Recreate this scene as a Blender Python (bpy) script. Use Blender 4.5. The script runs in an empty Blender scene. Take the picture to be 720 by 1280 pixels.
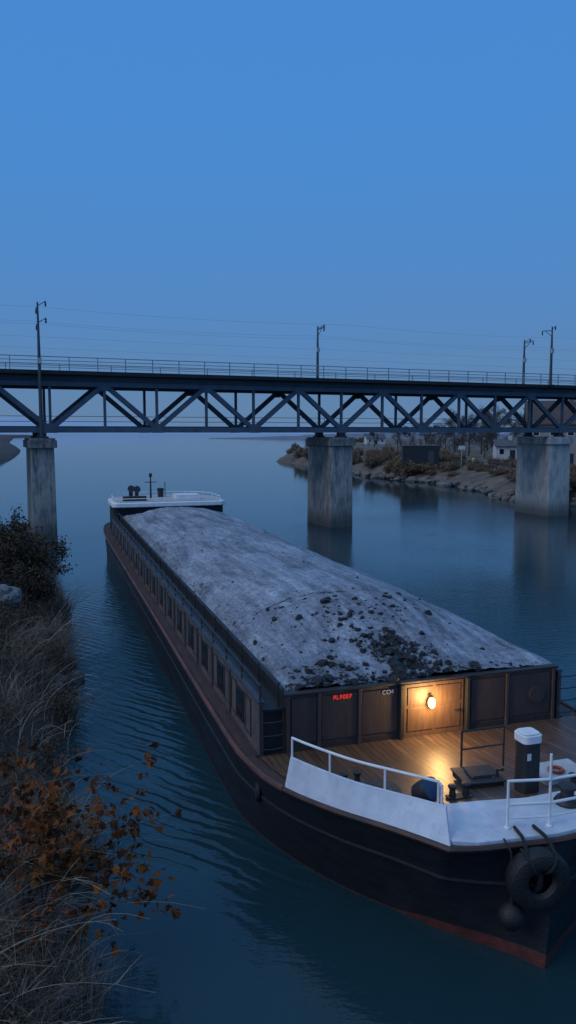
import bpy, bmesh, math, random
from mathutils import Vector, Matrix, noise
R = math.radians
rnd = random.Random(7)
scene = bpy.context.scene
C = scene.collection
scene.view_settings.view_transform = 'Standard'
scene.view_settings.look = 'None'
scene.view_settings.exposure = 0

# ------------------------------------------------------------------ camera
F = 970.0; H = 8.0; TH = math.atan(100 / F)
cs, sn = math.cos(TH), math.sin(TH)
def ray(px, py):
    v = (640 - py) / F
    return Vector(((px - 360) / F, cs + v * sn, -sn + v * cs))
def at(px, py, z=0.0):
    d = ray(px, py); return Vector((0, 0, H)) + d * ((z - H) / d.z)
def at_y(px, py, Y):
    d = ray(px, py); return Vector((0, 0, H)) + d * (Y / d.y)
cd = bpy.data.cameras.new('camera'); cam = bpy.data.objects.new('camera', cd); C.objects.link(cam)
cam.location = (0, 0, H); cam.rotation_euler = (R(90) - TH, 0, 0)
cd.sensor_fit = 'VERTICAL'; cd.sensor_height = 24; cd.sensor_width = 13.5; cd.lens = F / 1280 * 24
cd.clip_end = 20000; cd.clip_start = 0.05
scene.camera = cam

# ------------------------------------------------------------------ helpers
class MB:
    def __init__(self): self.v = []; self.f = []; self.t = []; self.M = None; self.tint = 0.5
    def pt(self, p):
        p = Vector(p)
        if self.M is not None: p = self.M @ p
        self.v.append(p); self.t.append(self.tint); return len(self.v) - 1
    def face(self, pts): self.f.append([self.pt(p) for p in pts])
    def box(self, x0, x1, y0, y1, z0, z1):
        i = [self.pt(p) for p in ((x0,y0,z0),(x1,y0,z0),(x1,y1,z0),(x0,y1,z0),(x0,y0,z1),(x1,y0,z1),(x1,y1,z1),(x0,y1,z1))]
        for q in ((3,2,1,0),(4,5,6,7),(0,1,5,4),(1,2,6,5),(2,3,7,6),(3,0,4,7)): self.f.append([i[k] for k in q])
    def bar(self, p, q, w, h, up=(0, 0, 1)):
        p, q = Vector(p), Vector(q); d = (q - p).normalized(); up = Vector(up)
        s = d.cross(up)
        if s.length < 1e-4: s = d.cross(Vector((1, 0, 0)))
        s.normalize(); u = s.cross(d)
        i = []
        for o in (p, q):
            for a, b in ((-1,-1),(1,-1),(1,1),(-1,1)): i.append(self.pt(o + s * a * w / 2 + u * b * h / 2))
        for k in ((3,2,1,0),(4,5,6,7),(0,1,5,4),(1,2,6,5),(2,3,7,6),(3,0,4,7)): self.f.append([i[j] for j in k])
    def tube(self, pts, r, n=6, closed=False):
        pts = [Vector(p) for p in pts]; m = len(pts); rings = []
        prev = None
        for k, p in enumerate(pts):
            if closed: d = pts[(k + 1) % m] - pts[k - 1]
            else: d = pts[min(k + 1, m - 1)] - pts[max(k - 1, 0)]
            d.normalize()
            if prev is None:
                a = Vector((0, 0, 1)) if abs(d.z) < .9 else Vector((1, 0, 0))
                s = d.cross(a).normalized()
            else: s = (prev - d * prev.dot(d)).normalized()
            prev = s; u = d.cross(s); rr = r[k] if isinstance(r, (list, tuple)) else r
            rings.append([self.pt(p + (s * math.cos(2*math.pi*j/n) + u * math.sin(2*math.pi*j/n)) * rr) for j in range(n)])
        for k in range(m if closed else m - 1):
            a, b = rings[k], rings[(k + 1) % m]
            for j in range(n): self.f.append([a[j], a[(j+1) % n], b[(j+1) % n], b[j]])
        if not closed:
            self.f.append(rings[0][::-1]); self.f.append(rings[-1])
    def lathe(self, prof, n=20, c=(0, 0, 0)):
        rings = []
        for r, z in prof:
            rings.append([self.pt((c[0] + r*math.cos(2*math.pi*j/n), c[1] + r*math.sin(2*math.pi*j/n), c[2] + z)) for j in range(n)])
        for a, b in zip(rings, rings[1:]):
            for j in range(n): self.f.append([a[j], a[(j+1) % n], b[(j+1) % n], b[j]])
        self.f.append(rings[0][::-1]); self.f.append(rings[-1])
    def prism(self, poly, z0, z1):
        a = [self.pt((x, y, z0)) for x, y in poly]; b = [self.pt((x, y, z1)) for x, y in poly]; n = len(a)
        self.f.append(a[::-1]); self.f.append(b)
        for j in range(n): self.f.append([a[j], a[(j+1) % n], b[(j+1) % n], b[j]])
    def grid(self, rows):
        ids = [[self.pt(p) for p in r] for r in rows]
        for a, b in zip(ids, ids[1:]):
            for j in range(len(a) - 1): self.f.append([a[j], a[j+1], b[j+1], b[j]])
    def build(self, name, mat, parent=None, smooth=False, bevel=0, tint=False, loc=None, fixn=True):
        me = bpy.data.meshes.new(name)
        me.from_pydata([tuple(p) for p in self.v], [], self.f); me.update()
        if fixn:
            bm = bmesh.new(); bm.from_mesh(me); bmesh.ops.recalc_face_normals(bm, faces=bm.faces); bm.to_mesh(me); bm.free()
        if tint:
            a = me.attributes.new('tint', 'FLOAT', 'POINT'); a.data.foreach_set('value', self.t)
        if smooth:
            for p in me.polygons: p.use_smooth = True
            me.set_sharp_from_angle(angle=R(40))
        me.materials.append(mat)
        o = bpy.data.objects.new(name, me); C.objects.link(o)
        if parent: o.parent = parent
        if loc is not None: o.location = loc
        if bevel:
            b = o.modifiers.new('bevel', 'BEVEL'); b.width = bevel; b.segments = 2; b.limit_method = 'ANGLE'
        return o

def tag(o, label=None, cat=None, group=None, kind=None):
    if label: o['label'] = label
    if cat: o['category'] = cat
    if group: o['group'] = group
    if kind: o['kind'] = kind
    return o
def empty(name, loc=(0, 0, 0), rz=0, label=None, cat=None, group=None):
    o = bpy.data.objects.new(name, None); C.objects.link(o); o.location = loc; o.rotation_euler = (0, 0, rz)
    o.empty_display_size = .2
    return tag(o, label, cat, group)
def dup(root, loc, rz=0, sc=1, label=None, group=None):
    r = root.copy(); C.objects.link(r); r.location = loc; r.rotation_euler = (0, 0, rz); r.scale = (sc,)*3 if not isinstance(sc, tuple) else sc
    if label: r['label'] = label
    if group: r['group'] = group
    for ch in list(root.children):
        c = ch.copy(); C.objects.link(c); c.parent = r
        for g in list(ch.children):
            d = g.copy(); C.objects.link(d); d.parent = c
    return r

# ------------------------------------------------------------------ materials
def mat(name, c1, c2=None, scale=4, rough=.7, metal=0, bump=0, bscale=None, stretch=(1,1,1), lo=.35, hi=.65, spec=.5, c3=None, s3=1.3, lo3=.52, hi3=.7, rough2=None, st3=None, zband=None):
    m = bpy.data.materials.new(name); m.use_nodes = True; nt = m.node_tree; N = nt.nodes; L = nt.links
    b = N['Principled BSDF']; b.inputs['Roughness'].default_value = rough; b.inputs['Metallic'].default_value = metal
    b.inputs['Specular IOR Level'].default_value = spec
    tc = N.new('ShaderNodeTexCoord'); mp = N.new('ShaderNodeMapping'); mp.inputs['Scale'].default_value = stretch
    L.new(tc.outputs['Object'], mp.inputs['Vector'])
    if c2 is None: c2 = tuple(x * .7 for x in c1)
    n = N.new('ShaderNodeTexNoise'); n.inputs['Scale'].default_value = scale; n.inputs['Detail'].default_value = 8; n.inputs['Roughness'].default_value = .62
    L.new(mp.outputs[0], n.inputs['Vector'])
    r = N.new('ShaderNodeValToRGB'); r.color_ramp.elements[0].position = lo; r.color_ramp.elements[1].position = hi
    r.color_ramp.elements[0].color = (*c2, 1); r.color_ramp.elements[1].color = (*c1, 1)
    L.new(n.outputs['Fac'], r.inputs['Fac'])
    col = r.outputs['Color']
    def blend(col, fac, c):
        mx = N.new('ShaderNodeMix'); mx.data_type = 'RGBA'; L.new(fac, mx.inputs['Factor']); L.new(col, mx.inputs['A']); mx.inputs['B'].default_value = (*c, 1)
        return mx.outputs['Result']
    if c3:
        n3 = N.new('ShaderNodeTexNoise'); n3.inputs['Scale'].default_value = s3; n3.inputs['Detail'].default_value = 10; n3.inputs['Roughness'].default_value = .7
        if st3:
            mp3 = N.new('ShaderNodeMapping'); mp3.inputs['Scale'].default_value = st3; L.new(tc.outputs['Object'], mp3.inputs[0]); L.new(mp3.outputs[0], n3.inputs['Vector'])
        else: L.new(mp.outputs[0], n3.inputs['Vector'])
        mr = N.new('ShaderNodeMapRange'); mr.inputs[1].default_value = lo3; mr.inputs[2].default_value = hi3
        L.new(n3.outputs['Fac'], mr.inputs[0]); col = blend(col, mr.outputs[0], c3)
    if zband:
        z0, z1, zc = zband
        sp = N.new('ShaderNodeSeparateXYZ'); L.new(tc.outputs['Object'], sp.inputs[0])
        ad = N.new('ShaderNodeMath'); ad.operation = 'MULTIPLY_ADD'; L.new(n.outputs['Fac'], ad.inputs[0]); ad.inputs[1].default_value = -1.6; L.new(sp.outputs['Z'], ad.inputs[2])
        mr = N.new('ShaderNodeMapRange'); mr.interpolation_type = 'SMOOTHSTEP'; mr.inputs[1].default_value = z1; mr.inputs[2].default_value = z0; mr.inputs[4].default_value = .85
        L.new(ad.outputs[0], mr.inputs[0]); col = blend(col, mr.outputs[0], zc)
    L.new(col, b.inputs['Base Color'])
    if rough2 is not None:
        mr = N.new('ShaderNodeMapRange'); mr.inputs[3].default_value = rough; mr.inputs[4].default_value = rough2
        mr.inputs[1].default_value = .3; mr.inputs[2].default_value = .7
        L.new(n.outputs['Fac'], mr.inputs[0]); L.new(mr.outputs[0], b.inputs['Roughness'])
    if bump:
        n2 = N.new('ShaderNodeTexNoise'); n2.inputs['Scale'].default_value = bscale or scale * 4; n2.inputs['Detail'].default_value = 6
        L.new(mp.outputs[0], n2.inputs['Vector'])
        bp = N.new('ShaderNodeBump'); bp.inputs['Strength'].default_value = bump; bp.inputs['Distance'].default_value = .05
        L.new(n2.outputs['Fac'], bp.inputs['Height']); L.new(bp.outputs[0], b.inputs['Normal'])
    return m
def tint_mat(name, stops, rough=.8):
    m = bpy.data.materials.new(name); m.use_nodes = True; nt = m.node_tree; N = nt.nodes; L = nt.links
    b = N['Principled BSDF']; b.inputs['Roughness'].default_value = rough; b.inputs['Specular IOR Level'].default_value = .2
    a = N.new('ShaderNodeAttribute'); a.attribute_name = 'tint'
    r = N.new('ShaderNodeValToRGB'); cr = r.color_ramp
    cr.elements[0].position = 0; cr.elements[0].color = (*stops[0], 1)
    cr.elements[1].position = 1; cr.elements[1].color = (*stops[-1], 1)
    for k, s in enumerate(stops[1:-1]):
        e = cr.elements.new((k + 1) / (len(stops) - 1)); e.color = (*s, 1)
    L.new(a.outputs['Fac'], r.inputs['Fac']); L.new(r.outputs[0], b.inputs['Base Color'])
    return m
def emis(name, col, st):
    m = bpy.data.materials.new(name); m.use_nodes = True
    b = m.node_tree.nodes['Principled BSDF']; b.inputs['Base Color'].default_value = (*col, 1)
    b.inputs['Emission Color'].default_value = (*col, 1); b.inputs['Emission Strength'].default_value = st
    return m

M = {}
M['hull'] = mat('black_hull_paint', (.008,.010,.014), (.015,.018,.024), 3, .42, bump=.15, bscale=9, stretch=(1,.25,2), c3=(.026,.023,.024), s3=2.2, lo3=.6, hi3=.85, rough2=.62, spec=.3)
M['boot'] = mat('red_boot_paint', (.11,.027,.022), (.045,.015,.014), 5, .6, bump=.2)
M['rust'] = mat('rusty_deck_steel', (.080,.043,.035), (.040,.028,.026), 3, .6, bump=.25, stretch=(2,.5,1), c3=(.10,.095,.10), s3=4, lo3=.58, hi3=.77)
M['strake'] = mat('rusty_strake_paint', (.15,.062,.042), (.058,.032,.026), 2.5, .6, bump=.2, stretch=(1,.4,1))
M['bowstrake'] = mat('bow_strake_paint', (.085,.042,.032), (.035,.024,.022), 2.5, .6, bump=.2)
M['white'] = mat('white_paint', (.78,.79,.80), (.66,.68,.70), 3, .45, bump=.06, c3=(.36,.33,.30), s3=3.5, lo3=.62, hi3=.85)
M['bwhite'] = mat('weathered_bulwark_paint', (.58,.65,.75), (.46,.53,.63), 3, .5, bump=.08, c3=(.27,.27,.28), s3=3.0, lo3=.58, hi3=.82, st3=(1.6,1.6,.5))
M['brown'] = mat('brown_wall_paint', (.068,.055,.054), (.045,.038,.039), 3, .6, bump=.1, stretch=(1,1,.4), c3=(.030,.027,.028), s3=5, lo3=.55, hi3=.8)
M['brown2'] = mat('brown_panel_paint', (.050,.042,.043), (.034,.030,.032), 4, .55, bump=.1, stretch=(1,1,.35))
M['sidew'] = mat('side_wall_paint', (.125,.108,.104), (.08,.07,.069), 2.5, .6, bump=.12, stretch=(1,.6,.5), c3=(.05,.042,.04), s3=4, lo3=.50, hi3=.75)
M['siderib'] = mat('side_rib_paint', (.065,.055,.053), (.043,.037,.037), 3, .6, bump=.1)
M['door'] = mat('varnished_door', (.115,.068,.042), (.075,.046,.031), 5, .5, bump=.1, stretch=(4,1,.5))
M['black'] = mat('black_steel', (.016,.017,.020), (.027,.027,.030), 6, .5, bump=.12, rough2=.65)
M['glass'] = mat('dark_window', (.006,.007,.009), (.008,.009,.01), 3, .12)
M['rubber'] = mat('black_rubber', (.006,.0065,.008), (.013,.0135,.015), 8, .6, bump=.35)
M['blue'] = mat('blue_plastic', (.02,.045,.11), (.014,.032,.08), 5, .45)
M['orange'] = mat('orange_plastic', (.40,.07,.025), (.28,.05,.02), 5, .5)
M['rope'] = mat('mooring_rope', (.12,.105,.095), (.06,.055,.05), 20, .9, bump=.5, bscale=60)
M['drope'] = mat('tarred_rope', (.022,.021,.022), (.012,.012,.013), 20, .9, bump=.5, bscale=60)
M['grey'] = mat('grey_paint', (.48,.50,.52), (.36,.38,.40), 4, .55, bump=.08)
M['palepanel'] = mat('frosted_deck_panel', (.56,.62,.71), (.42,.47,.55), 2.5, .6, bump=.12, c3=(.25,.26,.29), s3=3, lo3=.58, hi3=.82)
M['concrete'] = mat('pier_concrete', (.45,.41,.37), (.20,.187,.172), 1.3, .85, bump=.7, bscale=7, stretch=(1,1,.5), c3=(.075,.07,.066), s3=1.5, lo3=.48, hi3=.68, st3=(2.2,2.2,.32), zband=(-.7,1.1,(.06,.058,.054)))
M['concpale'] = mat('pale_pier_concrete', (.56,.525,.48), (.33,.31,.29), 1.3, .85, bump=.6, bscale=7, stretch=(1,1,.5), c3=(.13,.122,.115), s3=1.4, lo3=.52, hi3=.74, st3=(2.0,2.0,.32), zband=(-.7,1.0,(.08,.076,.07)))
M['conc2'] = mat('pier_cap_concrete', (.34,.315,.29), (.18,.17,.16), 2, .85, bump=.5, bscale=8, c3=(.075,.072,.07), s3=2, lo3=.44, hi3=.66, st3=(2,2,.5))
M['steel'] = mat('bridge_steel_paint', (.095,.122,.16), (.065,.088,.12), 1.5, .55, bump=.08, c3=(.06,.05,.05), s3=2.5, lo3=.58, hi3=.8)
M['steel2'] = mat('bridge_girder_paint', (.065,.085,.115), (.045,.062,.085), 1.5, .6, bump=.08, c3=(.045,.038,.04), s3=2.5, lo3=.55, hi3=.8)
M['deckd'] = mat('bridge_deck_dark', (.022,.025,.032), (.016,.018,.022), 2, .8, bump=.2)
M['galv'] = mat('galvanised_steel', (.34,.37,.41), (.25,.28,.31), 4, .5, metal=.2)
M['mast'] = mat('mast_steel', (.06,.07,.09), (.04,.05,.065), 4, .6)
M['wire'] = mat('wire_metal', (.16,.20,.27), (.13,.17,.23), 4, .6)
M['earth'] = mat('bank_soil', (.060,.049,.041), (.030,.026,.023), .9, .95, bump=.9, bscale=5, c3=(.10,.08,.063), s3=.5)
M['rearth'] = mat('far_bank_soil', (.12,.092,.068), (.06,.049,.04), .45, .95, bump=1, bscale=2, c3=(.19,.148,.105), s3=.25, lo3=.46)
M['rock'] = mat('bank_rock', (.13,.127,.125), (.075,.073,.074), 2, .9, bump=.6)
M['riprap'] = mat('riprap_rock', (.16,.152,.145), (.085,.082,.08), 1.2, .9, bump=.6)
M['pale'] = mat('pale_stone', (.17,.18,.195), (.10,.108,.12), 3, .85, bump=.5)
M['coal'] = mat('coal_lump_black', (.006,.006,.007), (.012,.012,.014), 9, .45, bump=.5, bscale=14, c3=(.07,.08,.105), s3=7, lo3=.68, hi3=.82)
M['bark'] = mat('bark', (.06,.047,.038), (.036,.03,.025), 8, .9, bump=.5, stretch=(1,1,.3))
M['hill'] = mat('hazy_hill', (.36,.47,.60), (.33,.44,.57), .004, 1.0, spec=0)  # pale blue base colour carries the distance haze
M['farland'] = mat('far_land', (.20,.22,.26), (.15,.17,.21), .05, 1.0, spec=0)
M['wallw'] = mat('house_white_render', (.52,.53,.55), (.42,.43,.45), .7, .85, bump=.1)
M['wallc'] = mat('house_cream_render', (.30,.285,.275), (.23,.22,.215), .7, .85, bump=.1)
M['tile'] = mat('roof_tile', (.085,.06,.058), (.06,.045,.045), 1.5, .8, bump=.4, bscale=6)
M['slate'] = mat('roof_slate', (.09,.095,.11), (.06,.065,.075), 1.5, .75, bump=.4, bscale=6)
M['cont'] = mat('container_paint', (.025,.035,.045), (.018,.025,.03), 2, .6, bump=.1)
M['autumn'] = tint_mat('autumn_leaf', [(.045,.018,.009), (.13,.042,.013), (.23,.073,.017), (.17,.053,.015), (.07,.025,.011)])
M['straw'] = tint_mat('dry_grass_straw', [(.045,.036,.030), (.12,.094,.072), (.29,.238,.185), (.09,.07,.054)])
M['stalk'] = tint_mat('dead_stalk_straw', [(.12,.094,.072), (.28,.228,.172), (.40,.335,.26)])
M['dark_leaf'] = tint_mat('dark_bush_leaf', [(.020,.019,.013), (.052,.039,.024), (.09,.056,.033), (.034,.029,.019)])
M['dry_leaf'] = tint_mat('dry_shrub_leaf', [(.075,.053,.038), (.17,.122,.081), (.24,.176,.116), (.12,.086,.058)])
M['scrub_leaf'] = tint_mat('scrub_leaf', [(.03,.023,.018), (.075,.053,.038), (.115,.082,.058), (.05,.037,.028)])
M['tree_leaf'] = tint_mat('winter_tree_twig', [(.055,.052,.056), (.095,.085,.085), (.12,.102,.095), (.07,.066,.07)])  # twig tones lightened and greyed to put haze into the colour
M['lampglass'] = emis('lit_lamp_glass', (1.0, .58, .18), 4)
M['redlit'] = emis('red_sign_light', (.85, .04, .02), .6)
M['yellow'] = mat('yellow_paint', (.55,.35,.05), (.5,.3,.04), 4, .6)
M['sunlit'] = mat('label_white', (.6,.62,.65), (.5,.52,.55), 4, .5)  # white paint of the label plate and sign board
M['lettering'] = mat('white_lettering', (.58,.59,.60), (.44,.45,.46), 30, .6)

# wood planks
def wood_mat():
    m = bpy.data.materials.new('deck_planks'); m.use_nodes = True; nt = m.node_tree; N = nt.nodes; L = nt.links
    b = N['Principled BSDF']; b.inputs['Specular IOR Level'].default_value = .7
    tc = N.new('ShaderNodeTexCoord'); mp = N.new('ShaderNodeMapping'); L.new(tc.outputs['Object'], mp.inputs[0])
    br = N.new('ShaderNodeTexBrick'); br.inputs['Scale'].default_value = 1; br.inputs['Brick Width'].default_value = 2.3; br.inputs['Row Height'].default_value = .14
    br.inputs['Mortar Size'].default_value = .007; br.inputs['Color1'].default_value = (.11,.069,.044,1); br.inputs['Color2'].default_value = (.064,.042,.030,1); br.inputs['Mortar'].default_value = (.010,.008,.007,1)
    mp.inputs['Rotation'].default_value = (0, 0, R(90))
    L.new(mp.outputs[0], br.inputs['Vector'])
    mp2 = N.new('ShaderNodeMapping'); mp2.inputs['Scale'].default_value = (18, 1.2, 5); L.new(tc.outputs['Object'], mp2.inputs[0])
    n = N.new('ShaderNodeTexNoise'); n.inputs['Scale'].default_value = 2; n.inputs['Detail'].default_value = 8; L.new(mp2.outputs[0], n.inputs['Vector'])
    mx = N.new('ShaderNodeMix'); mx.data_type = 'RGBA'; mx.blend_type = 'MULTIPLY'; mx.inputs['Factor'].default_value = .7
    L.new(br.outputs['Color'], mx.inputs['A'])
    r = N.new('ShaderNodeValToRGB'); r.color_ramp.elements[0].position = .3; r.color_ramp.elements[0].color = (.45,.45,.45,1); r.color_ramp.elements[1].position = .7; r.color_ramp.elements[1].color = (1.2,1.2,1.2,1)
    L.new(n.outputs['Fac'], r.inputs[0]); L.new(r.outputs[0], mx.inputs['B']); L.new(mx.outputs['Result'], b.inputs['Base Color'])
    mr = N.new('ShaderNodeMapRange'); mr.inputs[3].default_value = .34; mr.inputs[4].default_value = .56; L.new(n.outputs['Fac'], mr.inputs[0]); L.new(mr.outputs[0], b.inputs['Roughness'])
    bp = N.new('ShaderNodeBump'); bp.inputs['Strength'].default_value = .3; bp.inputs['Distance'].default_value = .02
    ad = N.new('ShaderNodeMath'); ad.operation = 'MULTIPLY_ADD'; L.new(n.outputs['Fac'], ad.inputs[0]); ad.inputs[1].default_value = .4
    iv = N.new('ShaderNodeMath'); iv.operation = 'SUBTRACT'; iv.inputs[0].default_value = 1; L.new(br.outputs['Fac'], iv.inputs[1]); L.new(iv.outputs[0], ad.inputs[2])
    L.new(ad.outputs[0], bp.inputs['Height']); L.new(bp.outputs[0], b.inputs['Normal'])
    return m
M['wood'] = wood_mat()

def coal_mat():
    m = bpy.data.materials.new('frosted_coal'); m.use_nodes = True; nt = m.node_tree; N = nt.nodes; L = nt.links
    b = N['Principled BSDF']; b.inputs['Roughness'].default_value = .75; b.inputs['Specular IOR Level'].default_value = .35
    tc = N.new('ShaderNodeTexCoord')
    def nz(sc, st, det=10, rg=.65, dist=0):
        mp = N.new('ShaderNodeMapping'); mp.inputs['Scale'].default_value = st; L.new(tc.outputs['Object'], mp.inputs[0])
        n = N.new('ShaderNodeTexNoise'); n.inputs['Scale'].default_value = sc; n.inputs['Detail'].default_value = det; n.inputs['Roughness'].default_value = rg; n.inputs['Distortion'].default_value = dist
        L.new(mp.outputs[0], n.inputs['Vector']); return n.outputs['Fac']
    def ramp(src, p0, c0, p1, c1):
        r = N.new('ShaderNodeValToRGB'); e = r.color_ramp.elements; e[0].position = p0; e[0].color = (*c0, 1); e[1].position = p1; e[1].color = (*c1, 1); L.new(src, r.inputs[0]); return r.outputs[0]
    def mul(a, b_, f):
        mx = N.new('ShaderNodeMix'); mx.data_type = 'RGBA'; mx.blend_type = 'MULTIPLY'; mx.inputs['Factor'].default_value = f; L.new(a, mx.inputs['A']); L.new(b_, mx.inputs['B']); return mx.outputs['Result']
    a = N.new('ShaderNodeAttribute'); a.attribute_name = 'coal'
    big = nz(.7, (1.4, .42, 1), 10, .7, .6); streak = nz(1.3, (2.0, .15, 1), 8, .7, .8); fine = nz(9, (1, .6, 1), 8, .78); mid = nz(2.6, (1, .6, 1), 8, .75, .4)
    col = ramp(big, .37, (.19,.215,.265), .61, (.36,.405,.475))
    col = mul(col, ramp(streak, .38, (.38,.395,.43), .56, (1.07,1.07,1.07)), .68)
    col = mul(col, ramp(mid, .36, (.52,.53,.56), .56, (1.07,1.07,1.07)), .5)
    col = mul(col, ramp(fine, .36, (.38,.38,.40), .58, (1.12,1.12,1.12)), .75)
    sh = N.new('ShaderNodeMapRange'); sh.inputs[1].default_value = .25; sh.inputs[2].default_value = 1.0; sh.inputs[3].default_value = 0; sh.inputs[4].default_value = .36; L.new(a.outputs['Fac'], sh.inputs[0])
    m1 = N.new('ShaderNodeMix'); m1.data_type = 'RGBA'; L.new(sh.outputs[0], m1.inputs['Factor']); L.new(col, m1.inputs['A']); m1.inputs['B'].default_value = (.045,.05,.062,1)
    lump = nz(5.2, (1, .8, 1), 7, .72, .5)
    ad = N.new('ShaderNodeMath'); ad.operation = 'MULTIPLY_ADD'; L.new(a.outputs['Fac'], ad.inputs[0]); ad.inputs[1].default_value = .25; L.new(lump, ad.inputs[2])
    ad2 = N.new('ShaderNodeMath'); ad2.operation = 'MULTIPLY_ADD'; L.new(fine, ad2.inputs[0]); ad2.inputs[1].default_value = .5; L.new(ad.outputs[0], ad2.inputs[2])
    mr = N.new('ShaderNodeMapRange'); mr.inputs[1].default_value = .905; mr.inputs[2].default_value = .955; L.new(ad2.outputs[0], mr.inputs[0])
    m2 = N.new('ShaderNodeMix'); m2.data_type = 'RGBA'; L.new(mr.outputs[0], m2.inputs['Factor']); L.new(m1.outputs['Result'], m2.inputs['A']); m2.inputs['B'].default_value = (.009,.009,.011,1)
    L.new(m2.outputs['Result'], b.inputs['Base Color'])
    hs = N.new('ShaderNodeMath'); hs.operation = 'MULTIPLY_ADD'; L.new(mid, hs.inputs[0]); hs.inputs[1].default_value = .7; L.new(ad2.outputs[0], hs.inputs[2])
    bp = N.new('ShaderNodeBump'); bp.inputs['Strength'].default_value = .45; bp.inputs['Distance'].default_value = .05
    L.new(hs.outputs[0], bp.inputs['Height']); L.new(bp.outputs[0], b.inputs['Normal'])
    return m
M['load'] = coal_mat()

# barge frame
PH = R(17.5); BC = Vector((3.02, 16.27, 0))
BU = Vector((-math.sin(PH), math.cos(PH), 0)); BWv = Vector((math.cos(PH), math.sin(PH), 0))
def BP(x, y, z=0): return BC + BWv * x + BU * y + Vector((0, 0, z))

def water_mat():
    m = bpy.data.materials.new('river_water'); m.use_nodes = True; nt = m.node_tree; N = nt.nodes; L = nt.links
    b = N['Principled BSDF']; b.inputs['Base Color'].default_value = (.011,.037,.048,1); b.inputs['Roughness'].default_value = .06; b.inputs['IOR'].default_value = 1.39
    g = N.new('ShaderNodeNewGeometry')
    def nz(sc, st, det=3, rot=0):
        mp = N.new('ShaderNodeMapping'); mp.inputs['Scale'].default_value = st; mp.inputs['Rotation'].default_value = (0, 0, rot); L.new(g.outputs['Position'], mp.inputs[0])
        n = N.new('ShaderNodeTexNoise'); n.inputs['Scale'].default_value = sc; n.inputs['Detail'].default_value = det; n.inputs['Roughness'].default_value = .55
        L.new(mp.outputs[0], n.inputs['Vector']); return n.outputs['Fac']
    def math_(op, a, bb, c=None):
        n = N.new('ShaderNodeMath'); n.operation = op
        for i, x in enumerate((a, bb, c)):
            if x is None: continue
            if isinstance(x, (int, float)): n.inputs[i].default_value = x
            else: L.new(x, n.inputs[i])
        return n.outputs[0]
    def mrange(src, a, b_, c=0, d=1):
        n = N.new('ShaderNodeMapRange'); n.interpolation_type = 'SMOOTHSTEP'
        for i, x in enumerate((a, b_, c, d)): n.inputs[i + 1].default_value = x
        L.new(src, n.inputs[0]); return n.outputs[0]
    sep = N.new('ShaderNodeSeparateXYZ'); L.new(g.outputs['Position'], sep.inputs[0])
    fade = mrange(sep.outputs['Y'], 12, 140, 1, .06)
    calm = mrange(nz(.06, (1, .5, 1), 3), .38, .62, .45, 1)
    n1 = nz(.5, (1, 1.6, 1), 2, R(20)); n2 = nz(3.3, (.8, 1.5, 1), 4, R(-14)); n3 = nz(8, (.8, 1.6, 1), 2, R(8))
    h = math_('MULTIPLY', n1, .020); h = math_('MULTIPLY_ADD', n2, .021, h); h = math_('MULTIPLY_ADD', n3, .008, h); h = math_('MULTIPLY', h, calm)
    # wake of the barge: diverging crests fanning out from beside the bow
    sub = N.new('ShaderNodeVectorMath'); sub.operation = 'SUBTRACT'; L.new(g.outputs['Position'], sub.inputs[0]); sub.inputs[1].default_value = BC
    rt = N.new('ShaderNodeVectorRotate'); rt.rotation_type = 'Z_AXIS'; rt.inputs['Angle'].default_value = -PH; L.new(sub.outputs[0], rt.inputs['Vector'])
    s2 = N.new('ShaderNodeSeparateXYZ'); L.new(rt.outputs[0], s2.inputs[0])
    aw = math_('ABSOLUTE', s2.outputs['X'], 0)
    ph = math_('MULTIPLY', aw, -.80); ph = math_('MULTIPLY_ADD', s2.outputs['Y'], .60, ph); ph = math_('MULTIPLY_ADD', n1, .6, ph); ph = math_('MULTIPLY_ADD', n2, .12, ph); ph2 = math_('MULTIPLY', ph, 31.0); ph = math_('MULTIPLY', ph, 18.0)
    ws = math_('MULTIPLY_ADD', math_('SINE', ph2, 0), .45, math_('SINE', ph, 0))
    mk = mrange(aw, 10, 4.4)
    mk2 = mrange(s2.outputs['Y'], -4.5, 0); mk2 = math_('MULTIPLY', mk2, mrange(s2.outputs['Y'], 30, 10, .35, 1))
    mk3 = mrange(nz(.25, (1,.7,1), 3), .34, .58)
    w = math_('MULTIPLY', ws, mk); w = math_('MULTIPLY', w, mk2); w = math_('MULTIPLY', w, math_('MULTIPLY_ADD', mk3, .85, .15))
    h = math_('MULTIPLY_ADD', w, .0095, h)
    h = math_('MULTIPLY', h, fade)
    bp = N.new('ShaderNodeBump'); bp.inputs['Strength'].default_value = 1; bp.inputs['Distance'].default_value = 1.0
    L.new(h, bp.inputs['Height']); L.new(bp.outputs[0], b.inputs['Normal'])
    return m
M['water'] = water_mat()

# ------------------------------------------------------------------ world / light
w = bpy.data.worlds.new('World'); scene.world = w; w.use_nodes = True
nt = w.node_tree; N = nt.nodes; L = nt.links; bg = N['Background']
tc = N.new('ShaderNodeTexCoord'); sp = N.new('ShaderNodeSeparateXYZ'); L.new(tc.outputs['Generated'], sp.inputs[0])
nzw = N.new('ShaderNodeTexNoise'); nzw.inputs['Scale'].default_value = 1.6; nzw.inputs['Detail'].default_value = 4
mpw = N.new('ShaderNodeMapping'); mpw.inputs['Scale'].default_value = (1, 1, 4); L.new(tc.outputs['Generated'], mpw.inputs[0]); L.new(mpw.outputs[0], nzw.inputs['Vector'])
mad = N.new('ShaderNodeMath'); mad.operation = 'MULTIPLY_ADD'; L.new(nzw.outputs['Fac'], mad.inputs[0]); mad.inputs[1].default_value = .06; L.new(sp.outputs['Z'], mad.inputs[2])
rp = N.new('ShaderNodeValToRGB'); L.new(mad.outputs[0], rp.inputs['Fac'])
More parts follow.
